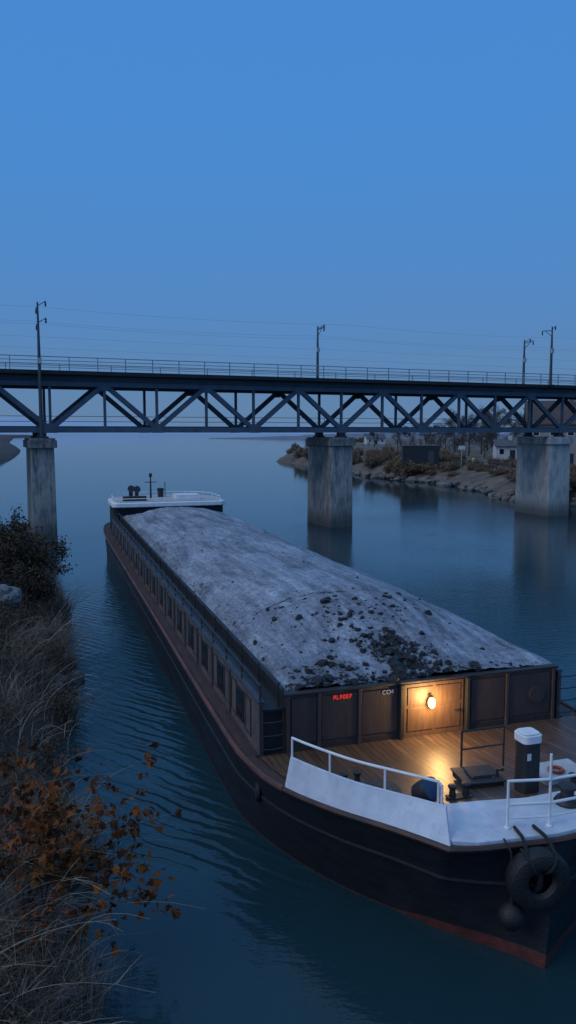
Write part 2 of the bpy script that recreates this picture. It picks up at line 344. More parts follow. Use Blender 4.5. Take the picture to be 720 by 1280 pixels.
def lin(r, g, b): return tuple((((c/255)+.055)/1.055)**2.4 if c > 10 else c/255/12.92 for c in (r, g, b)) + (1,)
stops = [(0.0, (100,128,159)), (.035, (100,130,165)), (.11, (92,133,178)), (.21, (83,136,196)), (.34, (75,138,207)), (.50, (72,137,210)), (.75, (104,152,208)), (1.0, (135,168,208))]
cr = rp.color_ramp; cr.elements[0].position = stops[0][0]; cr.elements[0].color = lin(*stops[0][1]); cr.elements[1].position = 1; cr.elements[1].color = lin(*stops[-1][1])
for p, c in stops[1:-1]: e = cr.elements.new(p); e.color = lin(*c)
L.new(rp.outputs[0], bg.inputs['Color']); bg.inputs['Strength'].default_value = 1.0
sd = bpy.data.lights.new('sun', 'SUN'); sd.energy = .95; sd.angle = R(45); sd.color = (1.0, .97, .95)  # broad fill added to lift and neutralise the blue sky light
so = bpy.data.objects.new('sun', sd); C.objects.link(so); so.rotation_euler = (R(50), 0, R(-62))

# ------------------------------------------------------------------ water, hills, banks
m = MB(); m.face([(-9000,-300,0),(9000,-300,0),(9000,9000,0),(-9000,9000,0)])
tag(m.build('river', M['water']), kind='structure')
m = MB(); m.face([(-9000,-300,-1.5),(9000,-300,-1.5),(9000,9000,-1.5),(-9000,9000,-1.5)])
tag(m.build('river_bed', M['earth']), kind='structure')

def ridge(name, Y, x0, x1, hfun, matn, depth=400, n=160):
    m = MB(); rows = [[], [], []]
    for i in range(n + 1):
        x = x0 + (x1 - x0) * i / n; h = hfun(x, i / n)
        rows[0].append((x, Y, -1)); rows[1].append((x, Y + depth * .3, h)); rows[2].append((x, Y + depth, h * .6))
    m.grid(rows); return tag(m.build(name, matn, smooth=True), kind='structure')
def fb(x, s, o=0): return noise.fractal(Vector((x / s, o, .37)), .9, 2.1, 5)
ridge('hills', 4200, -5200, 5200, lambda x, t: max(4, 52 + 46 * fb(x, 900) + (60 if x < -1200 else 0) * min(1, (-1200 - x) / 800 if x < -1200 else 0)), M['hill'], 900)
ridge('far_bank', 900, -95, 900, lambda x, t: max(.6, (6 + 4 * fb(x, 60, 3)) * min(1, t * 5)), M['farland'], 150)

XS = [(-20,-.2),(-5,-.6),(4,-1.6),(9.8,-2.8),(13.2,-3.9),(22.3,-6.7),(30,-9.1),(38.4,-11.7),(43,-14.5),(48,-23),(60,-40),(100,-64),(200,-73),(320,-109),(600,-215),(1200,-420)]
def xs(Y):
    j = .85 * noise.noise(Vector((Y * .30, 3.1, 0))) + .60 * noise.noise(Vector((Y * .85, 7.7, 0))) + .22 * noise.noise(Vector((Y * 2.6, 1.7, 0)))
    for (a, b), (c, d) in zip(XS, XS[1:]):
        if a <= Y <= c: return b + (d - b) * (Y - a) / (c - a) + j
    return XS[-1][1]
def zb(X, Y):
    d = xs(Y) - X
    if d < 0: return -.7 * min(1, -d)
    return .6 * (1 - math.exp(-d / .9)) + .27 * d * min(1, 12 / (d + 6)) + (.45 * noise.noise(Vector((X * .4, Y * .4, 0))) + .18 * noise.noise(Vector((X * 1.7, Y * 1.7, 5)))) * min(1, d)
ys = [-12 + .3 * i for i in range(200)] + [48 + 3 * 1.12 ** i * i for i in range(1, 26)]
offs = [-1.6,-.8,-.3,0,.2,.4,.65,.9,1.2,1.6,2.0,2.5,3,3.6,4.3,5.2,6.6,8.2,10,13,18,26,40,70,120]
m = MB(); m.grid([[(xs(Y) - d, Y, zb(xs(Y) - d, Y)) for d in offs] for Y in ys])
tag(m.build('left_bank', M['earth'], smooth=True), kind='structure')

SH = [Vector((60,560,0)), Vector((24,400,0)), Vector((2,300,0))] + [at(*p) for p in ((346,577),(372,580),(402,583),(438,590),(462,596),(486,600),(512,601),(560,606),(598,614),(640,624),(690,630),(750,634))] + [Vector((60,88,0)), Vector((120,70,0)), Vector((300,40,0))]
def inl(i):
    a = SH[max(i-1, 0)]; b = SH[min(i+1, len(SH)-1)]; d = (b - a).normalized(); n = Vector((-d.y, d.x, 0)); 
    return (n + Vector((.55, .45, 0))).normalized()
SHD = []
for i in range(len(SH) - 1):
    for k in range(9):
        t = k / 9; q = SH[i].lerp(SH[i+1], t); nn = inl(i).lerp(inl(i+1), t).normalized()
        SHD.append((q + nn * 1.6 * noise.noise(Vector((q.x * .15, q.y * .15, 7))), nn))
prof = [(-4,-.9),(-1,-.3),(0,.02),(.7,.6),(1.6,1.2),(3,1.7),(5,2.1),(8,2.4),(12,2.6),(20,2.7),(35,2.8),(60,2.9),(110,3.2),(220,5),(420,8)]
m = MB(); rows = []
for p, n in SHD:
    row = []
    for d, z in prof:
        q = p + n * d; nn = noise.noise(Vector((q.x * .22, q.y * .22, 1))); n3 = noise.noise(Vector((q.x * .6, q.y * .6, 4)))
        q2 = q + n * nn * 2.0 * min(1, d / 2 if d > 0 else 0)
        row.append((q2.x, q2.y, z + (nn * .6 + n3 * .3 if .5 < d < 100 else 0)))
    rows.append(row)
m.grid(rows); tag(m.build('right_bank', M['rearth'], smooth=True), kind='structure')

# ------------------------------------------------------------------ bridge
BA = R(22.5); BO = Vector((4.45, 65.4, 0)); bb = Vector((math.cos(BA), math.sin(BA), 0)); bn = Vector((-math.sin(BA), math.cos(BA), 0))
def BR(x, y, z=0): return BO + bb * x + bn * y + Vector((0, 0, z))
def br_x(px, ly):
    d = ray(px, 450); A = BO + bn * ly
    det = d.x * (-bb.y) - d.y * (-bb.x)
    t = (A.x * (-bb.y) - A.y * (-bb.x)) / det
    P = Vector((d.x * t, d.y * t, 0)); return (P - A).dot(bb)
SPAN = 23.4; PN = SPAN / 6; NSP = 3
ZB0, ZB1, ZT0, ZT1 = 7.95, 8.35, 11.3, 11.98
WB = 4.4
bridge = empty('railway_bridge', BR(0, 0, 0), BA, 'long blue grey steel truss railway bridge crossing the river on concrete piers', 'bridge')
X0, X1 = -SPAN * NSP, SPAN * NSP
for y in (0.0, WB):
    m = MB(); m.box(X0, X1, y - .22, y + .22, ZT0 + .45, ZT1); m.box(X0, X1, y - .3, y + .3, ZT0 + .38, ZT0 + .45)
    m.box(X0, X1, y - .3, y + .3, ZT1, ZT1 + .06)
    m.build('upper_girder', M['steel2'], bridge)
    m = MB(); m.box(X0, X1, y - .2, y + .2, ZT0, ZT0 + .36); m.build('top_chord', M['steel'], bridge)
    m = MB(); m.box(X0, X1, y - .24, y + .24, ZB0, ZB0 + .08); m.box(X0, X1, y - .2, y - .12, ZB0 + .08, ZB1); m.box(X0, X1, y + .12, y + .2, ZB0 + .08, ZB1)
    m.build('bottom_chord', M['steel'], bridge)
    for k in range(6 * NSP * 2):
        xa = X0 + k * PN; up = (k % 2 == 0)
        za, zc = (ZB0 + .25, ZT0 + .18) if up else (ZT0 + .18, ZB0 + .25)
        p, q = Vector((xa, y, za)), Vector((xa + PN, y, zc)); d = (q - p).normalized(); p += d * .3; q -= d * .3
        m = MB()
        for s in (-.15, .15): m.bar(p + Vector((0, s, 0)), q + Vector((0, s, 0)), .05, .34)
        m.bar(p, q, .26, .12)
        m.build('diagonal', M['steel'], bridge)
    for k in range(6 * NSP * 2 + 1):
        xa = X0 + k * PN
        if y == 0 or k % 2 == 0:
            m = MB(); m.box(xa - .09, xa + .09, y - .11, y + .11, ZB0 + .3, ZT0 + .1)
            m.build('vertical_post', M['steel'], bridge)
        m = MB(); zz = (ZB0 - .02) if k % 2 == 0 else ZT0 - .30
        hw = .46
        if k % 2 == 0: poly = [(-hw, zz), (hw, zz), (hw, zz + .42), (.22, zz + .68), (-.22, zz + .68), (-hw, zz + .42)]
        else: poly = [(-.22, zz - .02), (.22, zz - .02), (hw, zz + .27), (hw, zz + .64), (-hw, zz + .64), (-hw, zz + .27)]
        yo = y - .25 if y == 0 else y + .235
        a = [m.pt((xa + px_, yo, z)) for px_, z in poly]; b2 = [m.pt((xa + px_, yo + .02, z)) for px_, z in poly]
        m.f.append(a); m.f.append(b2[::-1])
        for j in range(6): m.f.append([a[j], a[(j+1) % 6], b2[(j+1) % 6], b2[j]])
        m.build('gusset_plate', M['steel'], bridge)
m = MB()
for k in range(6 * NSP * 2 + 1):
    xa = X0 + k * PN; m.box(xa - .12, xa + .12, .25, WB - .25, ZT0 + .5, ZT1 - .02); m.box(xa - .1, xa + .1, .25, WB - .25, ZB0 + .02, ZB0 + .3)
m.build('cross_beams', M['steel2'], bridge)['kind'] = 'stuff'
m = MB(); m.box(X0, X1, -.75, WB + .75, ZT1 + .08, ZT1 + .30); m.box(X0, X1, -.85, -.75, ZT1 + .10, ZT1 + .38); m.box(X0, X1, WB + .75, WB + .85, ZT1 + .10, ZT1 + .38)
m.build('deck', M['deckd'], bridge)
m = MB()
for y in (WB/2 - .72, WB/2 + .72): m.box(X0, X1, y - .04, y + .04, ZT1 + .30, ZT1 + .46)
m.build('rail_track', M['black'], bridge)
for side, y in ((0, -.80), (1, WB + .80)):
    z = ZT1 + .38
    m = MB()
    for dz in (.35, .68, .95): m.tube([(X0, y, z + dz), (X1, y, z + dz)], .026 if dz < .9 else .036, 5)
    rl = m.build('railing', M['galv'], bridge)
    npst = 70 if side == 0 else 35
    for k in range(npst + 1):
        x = X0 + (X1 - X0) * k / npst
        m = MB(); m.box(x - .03, x + .03, y - .03, y + .03, z, z + .97)
        m.build('railing_post', M['galv'], rl)
# lower inspection walkway inside the far truss
m = MB(); m.box(X0, X1, WB - 1.15, WB - .35, ZB1 + .02, ZB1 + .1); wk = m.build('lower_walkway', M['steel2'], bridge)
m = MB()
for dz in (.45, .85): m.tube([(X0, WB - 1.1, ZB1 + dz), (X1, WB - 1.1, ZB1 + dz)], .022, 5)
for k in range(19):
    x = X0 + (X1 - X0) * k / 18; m.box(x - .02, x + .02, WB - 1.12, WB - 1.08, ZB1 + .1, ZB1 + .87)
m.build('walkway_handrail', M['galv'], wk)

def pier(x, label, ha=.98, cm='concrete'):
    t = empty('bridge_pier', BR(x, 0, 0), BA, label, 'bridge pier', 'concrete piers under the bridge')
    def ring(a, b0, b1, c):
        return [(a - c, b0), (a, b0 + c), (a, b1 - c), (a - c, b1), (-a + c, b1), (-a, b1 - c), (-a, b0 + c), (-a + c, b0)]
    m = MB(); rows = []
    for z, e in ((-1.5, .06), (0, .05), (2.2, .035), (4.5, .02), (6.85, 0)):
        rows.append([(p[0], p[1], z) for p in ring(ha + e, -.2 - e, WB + .2 + e, .04)])
    ids = [[m.pt(p) for p in r] for r in rows]
    for a, b in zip(ids, ids[1:]):
        for j in range(len(a)): m.f.append([a[j], a[(j+1) % len(a)], b[(j+1) % len(a)], b[j]])
    m.f.append(ids[-1])
    m.build('pier_shaft', M[cm], t)
    m = MB(); m.prism(ring(ha + .20, -.42, WB + .42, .04), 6.852, 7.40); m.prism(ring(ha + .10, -.32, WB + .32, .04), 7.402, 7.55); m.build('pier_cap', M['conc2'] if cm == 'concrete' else M[cm], t, bevel=.015)
    for y in (0, WB):
        m = MB(); m.box(-.45, .45, y - .26, y + .3, 7.552, 7.68); m.box(-.3, .3, y - .24, y + .26, 7.68, 7.945); m.build('bearing', M['black'], t)
    return t
pier(-SPAN - .62, 'narrow weathered concrete bridge pier at the left, rising behind the dark bush', .80)
pier(0, 'weathered concrete bridge pier in mid river, nearest to the load of the barge')
pier(SPAN - .25, 'broad pale concrete bridge pier at the right, nearest the house bank', 1.22, 'concpale')

# overhead line masts
def mast(px, ly, z0, z1, label, arm=1, arms=1):
    x = br_x(px, ly); t = empty('overhead_line_mast', BR(x, ly, z0), BA, label, 'mast', 'overhead line masts on the bridge'); h = z1 - z0
    m = MB(); m.tube([(0,0,0), (0,0,h*.6), (0,0,h)], [.14, .11, .06], 8)
    m.box(-.25,.25,-.25,.25,0,.08); m.build('pole', M['mast'], t)
    for k in range(arms):
        zz = h - .35 - k * 1.15; m = MB(); m.tube([(0,0,zz), (.0,1.3*arm,zz + .12)], .04, 6); m.tube([(0,0,zz - .55), (0,.95*arm,zz + .08)], .03, 6)
        m.tube([(0,0,zz+.1), (.55,.2*arm,zz + .45)], .03, 6)
        a = m.build('bracket_arm', M['mast'], t)
        for px_, py_, pz_ in ((0, 1.3*arm, zz), (.55, .2*arm, zz + .38)):
            m = MB(); m.lathe([(.03,-.28),(.075,-.25),(.04,-.2),(.075,-.14),(.04,-.08),(.075,-.02),(.03,.06),(.03,.12)], 8, (px_, py_, pz_)); m.build('insulator', M['black'], a, smooth=True)
    m = MB(); m.box(-.14,.14,-.2,-.08,h*.55,h*.55+.4); m.build('junction_box', M['grey'], t)
    return x
xA = mast(49, -1.05, 7.6, 17.0, 'tall dark overhead line mast above the left bridge pier', 1, 2)
xB = mast(397, WB + 1.0, ZT1 + .3, 17.4, 'overhead line mast on the bridge above the mid river pier', -1, 1)
xC = mast(655, WB + 1.0, ZT1 + .3, 17.2, 'shorter overhead line mast with a bracket on the bridge, left one of the right pair', -1, 1)
xD = mast(689, -1.0, ZT1 + .3, 17.6, 'taller overhead line mast at the right end of the bridge, right one of the pair', 1, 1)
for i, (y, z, lb) in enumerate(((-.95, 16.7, 'topmost thin overhead wire on the near side of the bridge'), (.3, 15.7, 'second thin overhead wire from the top above the bridge'), (WB/2, 15.0, 'sagging middle overhead wire over the track'), (WB/2 + .1, 14.2, 'lowest thin overhead wire over the track'), (WB - .1, 16.4, 'thin overhead wire on the far side of the bridge'))):
    m = MB(); pts = []
    xsup = [X0, xA, xB, xC, X1]
    for a, b in zip(xsup, xsup[1:]):
        for k in range(10):
            t = k / 10; pts.append(BR(a + (b - a) * t, y, z - (.25 if z > 15 else .05) * 4 * t * (1 - t)))
    pts.append(BR(X1, y, z)); m.tube(pts, .005, 4)
    tag(m.build('overhead_wire', M['wire']), lb, 'wire', 'overhead wires above the bridge')

# ------------------------------------------------------------------ barge
barge = empty('cargo_barge', BC, PH, 'long black cargo barge with brown hold walls and white bow bulwark', 'barge')
TLc = [(-.4,-5.06),(-.75,-5.03),(-1.2,-4.98),(-1.7,-4.92),(-2.15,-4.80),(-2.66,-3.98),(-3.25,-2.95),(-3.75,-1.6),(-4.03,-.1),(-4.12,2),(-4.12,12),(-4.12,24),(-4.12,34),(-4.05,37.5),(-3.75,39.8),(-2.9,41.3),(-1.5,42),(0,42.15)]
WLc = [(-.85,-5.42),(-1.05,-5.1),(-1.32,-4.75),(-1.65,-4.38),(-2.0,-3.95),(-2.42,-3.3),(-2.9,-2.6),(-3.5,-1.4),(-3.95,.1),(-4.08,2),(-4.1,12),(-4.1,24),(-4.1,34),(-3.9,37),(-3.4,38.9),(-2.5,40.1),(-1.3,40.7),(0,40.9)]
def catmull(P, n):
    out = []
    for i in range(len(P) - 1):
        p0, p1, p2, p3 = P[max(i-1, 0)], P[i], P[i+1], P[min(i+2, len(P)-1)]
        for k in range(n):
            t = k / n
            out.append(tuple(.5 * (2*p1[c] + (p2[c]-p0[c])*t + (2*p0[c]-5*p1[c]+4*p2[c]-p3[c])*t*t + (3*p1[c]-p0[c]-3*p2[c]+p3[c])*t**3) for c in (0, 1)))
    out.append(P[-1]); return out
TL = catmull(TLc[:5], 4)[:-1] + catmull(TLc[4:], 4)
WL = catmull(WLc, 4)
def mirror(P, s0):
    out = []
    for i, (x, y) in enumerate(P):
        f = max(0, 1 - i / 24); out.append((-x + 2 * s0 * f, y))
    out[0] = P[0]; return out
TRr, WRr = mirror(TL, -.4), mirror(WL, -.85)
def sm(t): t = max(0, min(1, t)); return t * t * (3 - 2 * t)
def zt(y): return 1.45 + .36 * sm((-y - .3) / 4.4) + .25 * sm((y - 34) / 7)
def zboot(y): return .015 + .20 * sm((-y - 4.0) / 1.2) + .12 * sm((y - 30) / 10)
LT, LW = TL + TRr[-2:0:-1], WL + WRr[-2:0:-1]
nL = len(LT)
def hull_pt(i, z):
    (tx, ty), (wx, wy) = LT[i], LW[i]; top = zt(ty)
    t = max(0, z / top); t = t ** 1.2
    return (wx + (tx - wx) * t, wy + (ty - wy) * t, z)
m = MB(); rings = []
for fr in (0, .12, .3, .5, .7, .88, 1):
    rings.append([m.pt(hull_pt(i, zboot(LT[i][1]) + (zt(LT[i][1]) - zboot(LT[i][1])) * fr)) for i in range(nL)])
for a, b in zip(rings, rings[1:]):
    for j in range(nL): m.f.append([a[j], a[(j+1) % nL], b[(j+1) % nL], b[j]])
hull = m.build('hull', M['hull'], barge, smooth=True)
m = MB(); rings = []
for k in range(3):
    rings.append([m.pt((LW[i][0]*.985, LW[i][1]*.99, -.6) if k == 0 else hull_pt(i, 0 if k == 1 else zboot(LT[i][1]))) for i in range(nL)])
for a, b in zip(rings, rings[1:]):
    for j in range(nL): m.f.append([a[j], a[(j+1) % nL], b[(j+1) % nL], b[j]])
m.build('boot_stripe', M['boot'], barge, smooth=True)
m = MB(); m.grid([[(TL[i][0], TL[i][1], zt(TL[i][1]) - .015), ((TL[i][0]+TRr[i][0])/2, TL[i][1], zt(TL[i][1]) + .0), (TRr[i][0], TRr[i][1], zt(TL[i][1]) - .015)] for i in range(nL//2 + 1)])
m.build('deck_plating', M['rust'], barge)
for P in (TL, TRr):
    ii = [i for i in range(len(P)) if P[i][1] >= -1.6 and i > 16]
    m = MB(); m.tube([(P[i][0], P[i][1], zt(P[i][1]) - .03) for i in ii], .065, 8); m.build('gunwale', M['strake'], barge, smooth=True)
kb = max(i for i in range(len(TL)) if TL[i][1] <= -1.5)
m = MB(); m.tube([(TL[i][0], TL[i][1], zt(TL[i][1]) - .035) for i in range(kb + 1, 0, -1)] + [(TRr[i][0], TRr[i][1], zt(TRr[i][1]) - .035) for i in range(0, kb + 2)], .05, 6)
m.build('bow_gunwale', M['bowstrake'], barge, smooth=True)
m = MB(); m.tube([(hull_pt(i, zt(LT[i][1]) * .62)) for i in range(nL)], .030, 5, closed=True); m.build('rubbing_strake', M['black'], barge, smooth=True)
# timber foredeck
def half_w(y, P):
    for (xa, ya), (xb, yb) in zip(P, P[1:]):
        if ya <= y <= yb: return abs(xa + (xb - xa) * (y - ya) / (yb - ya))
    return 2
m = MB(); rows = []
for k in range(25):
    y = -4.55 + k * (4.52 / 24)
    a, b = -min(half_w(y, TL[14:]), 4.1) + .26, min(half_w(y, TRr[14:]), 4.1) - .26
    rows.append([(a + (b - a)*j/6, y, zt(y) + .022) for j in range(7)])
m.grid(rows); m.build('timber_deck', M['wood'], barge, smooth=True)
# bulwarks: a low white plate on each shoulder of the bow, ending at the knuckle
def off_in(P, i, d):
    a, b = P[max(i-1, 0)], P[min(i+1, len(P)-1)]; t = Vector((b[0]-a[0], b[1]-a[1])).normalized()
    n = Vector((t.y, -t.x))
    c = Vector((0, 5)) - Vector(P[i])
    if n.dot(c) < 0: n = -n
    return (P[i][0] + n.x * d, P[i][1] + n.y * d)
KN = 16
def bh(y): return .53 - .09 * sm((-y - 1.5) / 3)
def front_f(i): return sm((KN + 8 - i) / 10)
def topf(P, i, d):
    f = front_f(i); sgn = 1 if P[KN][0] > 0 else -1
    a = Vector(off_in(P, i, d)) if i - KN > 0 else Vector((P[i][0] - sgn * d * .85, P[i][1] + d * .5))
    return (a.x, a.y + .30 * f)
def botf(P, i, d):
    sgn = 1 if P[KN][0] > 0 else -1
    return off_in(P, i, d) if i - KN > 0 else (P[i][0] - sgn * d * .85, P[i][1] + d * .5)
for P in (TL, TRr):
    idx = [i for i in range(KN, len(P)) if P[i][1] < -1.3]
    m = MB(); rows = []
    for i in idx:
        y = P[i][1]; z = zt(y)
        o0, i0 = botf(P, i, .02), botf(P, i, .06); o1, i1 = topf(P, i, .14), topf(P, i, .18)
        rows.append([(*o0, z + .01), (*o1, z + bh(y)), (*i1, z + bh(y)), (*i0, z + .01)])
    ids = [[m.pt(p) for p in r] for r in rows]
    for a, b in zip(ids, ids[1:]):
        for j in range(4): m.f.append([a[j], a[(j+1) % 4], b[(j+1) % 4], b[j]])
    m.f.append(ids[0]); m.f.append(ids[-1][::-1])
    bw = m.build('bulwark', M['bwhite'], barge, smooth=True)
    m = MB(); m.tube([(*topf(P, i, .16), zt(P[i][1]) + bh(P[i][1]) + .005) for i in idx], .022, 6); m.build('bulwark_capping', M['bwhite'], bw, smooth=True)
    # rail on the bulwark
    ridx = [i for i in idx if i >= KN + 1]
    top = [Vector((*topf(P, i, .18), zt(P[i][1]) + bh(P[i][1]) + .37)) for i in ridx]
    e0 = top[0] + (top[0] - top[1]) * .3 - Vector((0, 0, .38))
    m = MB(); m.tube([e0, top[0] + (top[0]-top[1])*.28 - Vector((0,0,.05))] + top, .024, 8)
    rl = m.build('bow_rail', M['white'], barge, smooth=True)
    for kk in (0, len(ridx)//3, 2*len(ridx)//3, len(ridx) - 1):
        p = Vector(top[kk]); m = MB(); m.tube([p, p - Vector((0, 0, .38))], .020, 6); m.build('rail_post', M['white'], rl)
# pale flat deck panel at the stem
zp = zt(-4.6)
m = MB(); m.prism([(-2.06,-4.74),(-1.7,-4.90),(-1.2,-4.95),(-.4,-5.02),(.5,-4.96),(1.0,-4.86),(1.6,-3.95),(.7,-3.82),(-.2,-3.86),(-1.0,-3.72),(-1.95,-3.62),(-2.28,-4.28)], zp - .02, zp + .06)
m.build('bow_panel', M['palepanel'], barge, bevel=.015)
# fore rail
fr_pts = [(-1.06, -4.66), (-.40, -4.80), (.25, -4.78), (.85, -4.68)]
m = MB()
for dz in (.82, .44): m.tube([(x, y, zp + dz) for x, y in fr_pts], .024, 8)
m.tube([(-1.06,-4.66,zp+.22),(-.40,-4.80,zp+.22),(.25,-4.78,zp+.22)], .016, 6)
fr = m.build('fore_rail', M['white'], barge, smooth=True)
for x, y in fr_pts:
    m = MB(); m.tube([(x, y, zp + .05), (x, y, zp + .83 + (.40 if x == -.40 else 0))], .022, 8); m.lathe([(.05,0),(.05,.02),(.03,.03)], 10, (x, y, zp + .06)); m.build('rail_post', M['white'], fr, smooth=True)
# hold walls
HW, HL, ZC, ZD = 3.22, 35.0, 2.66, 1.44
m = MB(); m.box(-HW, HW, 0, .10, ZD, ZC); fw = m.build('front_bulkhead', M['brown'], barge, bevel=.008)
m = MB(); m.box(-HW - .05, HW + .05, -.06, .14, ZC + .002, ZC + .05); m.build('bulkhead_capping', M['black'], fw, bevel=.01)
m = MB(); m.box(-HW, HW, -.03, -.002, ZD, ZD + .14); m.build('kick_plate', M['black'], fw)
for (a, b) in ((-3.1,-2.55), (-2.45,-1.65), (-1.55,-.72), (1.05,1.9), (2.0,3.08)):
    m = MB(); m.box(a, b, -.028, -.002, ZD + .2, ZC - .08)
    pn = m.build('wall_panel', M['brown2'], fw, bevel=.012)
for x in (-3.18, -2.5, -1.6, -.66, .93, 1.95, 3.16):
    dd = .06 if abs(x) > 1 else .12
    m = MB(); m.box(x - .035, x + .035, -dd, -.001, ZD, ZC); m.build('batten', M['brown'] if abs(x) > 1 else M['black'], fw, bevel=.008)
m = MB(); m.box(-.58, .85, -.035, -.003, ZD + .03, ZC - .02); dr = m.build('door', M['door'], barge, bevel=.006)
for x0, x1 in ((-.5, .1), (.17, .77)):
    m = MB(); m.box(x0, x1, -.05, -.036, ZD + .16, ZC - .55); m.box(x0, x1, -.05, -.036, ZC - .48, ZC - .1); m.build('door_panel', M['door'], dr, bevel=.01)
m = MB(); m.tube([(.70,-.06,ZD+.55), (.70,-.11,ZD+.55), (.58,-.11,ZD+.55)], .014, 6); m.build('door_handle', M['black'], dr)
m = MB(); m.tube([(2.72,-.03,2.1),(2.72,-.07,2.1)], .2, 20); m.build('vent_cover', M['brown2'], fw, smooth=True)
# lamp
lx = .02
m = MB(); m.tube([(lx,-.052,2.22),(lx,-.075,2.22)], .075, 18)
lp = m.build('wall_lamp', M['black'], barge, smooth=True)
m = MB(); m.lathe([(.080*math.sin(math.pi*k/12) + .002, 2.22 - .125*math.cos(math.pi*k/12)) for k in range(13)], 20, (lx, -.145, 0)); m.build('lamp_glass', M['lampglass'], lp, smooth=True)
m = MB(); m.lathe([(.04,2.347),(.045,2.36),(.03,2.375),(.02,2.38)], 16, (lx, -.14, 0)); m.build('lamp_cap', M['black'], lp, smooth=True)
ld = bpy.data.lights.new('lamp_bulb', 'POINT'); ld.energy = 100; ld.color = (1, .57, .21); ld.shadow_soft_size = .12
lo = bpy.data.objects.new('lamp_bulb', ld); C.objects.link(lo); lo.location = BP(lx, -.40, 2.24)
# writing on the wall
def text(body, size, matn, name, parent, loc, extr=.004):
    cu = bpy.data.curves.new(name, 'FONT'); cu.body = body; cu.size = size; cu.extrude = extr; cu.align_x = 'CENTER'; cu.align_y = 'CENTER'
    to = bpy.data.objects.new('text_source', cu); C.objects.link(to)
    dg = bpy.context.evaluated_depsgraph_get(); me = bpy.data.meshes.new_from_object(to.evaluated_get(dg))
    bpy.data.objects.remove(to); me.materials.clear(); me.materials.append(matn); me.name = name
    o = bpy.data.objects.new(name, me); C.objects.link(o); o.parent = parent; o.location = loc; o.rotation_euler = (R(90), 0, 0); return o
text('CO4', .135, M['lettering'], 'lettering', fw, (-.96, -.036, ZC - .14))
m = MB()
x = -2.19
# short broken strokes, as the red lettering reads in the dusk
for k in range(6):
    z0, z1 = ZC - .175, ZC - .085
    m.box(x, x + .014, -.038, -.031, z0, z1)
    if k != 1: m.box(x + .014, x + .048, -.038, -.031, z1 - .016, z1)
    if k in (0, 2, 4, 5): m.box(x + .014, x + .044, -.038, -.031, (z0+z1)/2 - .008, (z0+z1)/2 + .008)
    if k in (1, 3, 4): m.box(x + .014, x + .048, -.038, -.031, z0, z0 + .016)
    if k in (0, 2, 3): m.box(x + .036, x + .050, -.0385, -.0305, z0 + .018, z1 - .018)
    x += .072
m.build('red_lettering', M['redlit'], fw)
for sd_ in (-1, 1):
    WO = 3.78 if sd_ < 0 else 3.40
    xo, xi = sd_ * WO, sd_ * HW
    a, b = sorted((xo, xo - sd_ * .09))
    m = MB(); m.box(a, b, 0, HL, ZD, ZC - .12)
    sw = m.build('side_wall', M['sidew'], barge, bevel=.006)
    m = MB(); a, b = sorted((xo + sd_ * .02, xo - sd_ * .12)); m.box(a, b, 0, HL, ZC - .118, ZC - .07); m.build('wall_capping', M['mast'], sw)
    a, b = sorted((xo - sd_ * .121, xi + sd_ * .003)); m = MB(); m.box(a, b, .02, HL, ZC - .30, ZC - .24); lg = m.build('side_ledge', M['black'], sw)
    a, b = sorted((xi, xi - sd_ * .08)); m = MB(); m.box(a, b, .1, HL, ZD, ZC + (.04 if sd_ < 0 else -.02)); m.build('coaming', M['black'] if sd_ < 0 else M['sidew'], barge, bevel=.006)
    if sd_ < 0:
        for xx, dz in ((xo - sd_ * .05, .06), (xo - sd_ * .05, .24), (xi + sd_ * .12, .26)):
            m = MB(); m.tube([(xx, .05, ZC + dz), (xx, HL - .1, ZC + dz)], .026, 6)
            if dz > .1:
                for k in range(24): yy = .1 + k * (HL - .3) / 23; m.tube([(xx, yy, ZC - .25), (xx, yy, ZC + dz)], .020, 5)
            m.build('side_rail', M['black'], sw, smooth=True)
        a, b = sorted((xo - sd_*.09, xi + sd_*.02)); 
        m = MB(); m.box(a, b, .12, .16, ZD, ZC - .31); m.build('ledge_end', M['black'], sw)
    xw = xo if sd_ < 0 else 3.85
    m = MB()
    for k in range(4):
        zz = ZD + .16 + k * .28; m.tube([(xw - sd_*.03, -.03, zz), ((xw+xi)/2, -.07, zz), (xi + sd_*.06, -.03, zz)], .014, 5)
    for xx in (xw - sd_*.03, xi + sd_*.06): m.tube([(xx, -.03, ZD), (xx, -.03, ZC + (.2 if sd_ < 0 else -.15))], .018, 5)
    m.build('end_ladder', M['black'], barge, smooth=True)
    for k in range(17):
        y = 1.5 + k * 2.0
        m = MB(); m.box(*sorted((xo + sd_*.002, xo + sd_*.03)), y - .26, y + .26, ZD + .26, ZC - .25); wf = m.build('window', M['black'], sw, bevel=.006)
        m = MB(); m.box(*sorted((xo + sd_*.031, xo + sd_*.036)), y - .20, y + .20, ZD + .32, ZC - .31); m.build('window_pane', M['glass'], wf)
        m = MB(); m.box(*sorted((xo + sd_*.002, xo + sd_*.035)), y + .95, y + 1.05, ZD + .02, ZC - .13); m.build('wall_rib', M['siderib'], sw, bevel=.006)
        # framed panels either side of the window
        for ya, yb in ((y - .90, y - .36), (y + .36, y + .90)):
            m = MB()
            xa_, xb_ = sorted((xo + sd_*.002, xo + sd_*.022))
            m.box(xa_, xb_, ya, ya + .05, ZD + .2, ZC - .2); m.box(xa_, xb_, yb - .05, yb, ZD + .2, ZC - .2)
            m.box(xa_, xb_, ya + .05, yb - .05, ZD + .2, ZD + .25); m.box(xa_, xb_, ya + .05, yb - .05, ZC - .25, ZC - .2)
            m.build('panel_frame', M['siderib'], sw)
    m = MB(); m.box(*sorted((xo + sd_*.002, xo + sd_*.06)), 0, HL, ZD + .0, ZD + .05); m.build('wall_footing', M['rust'], sw)
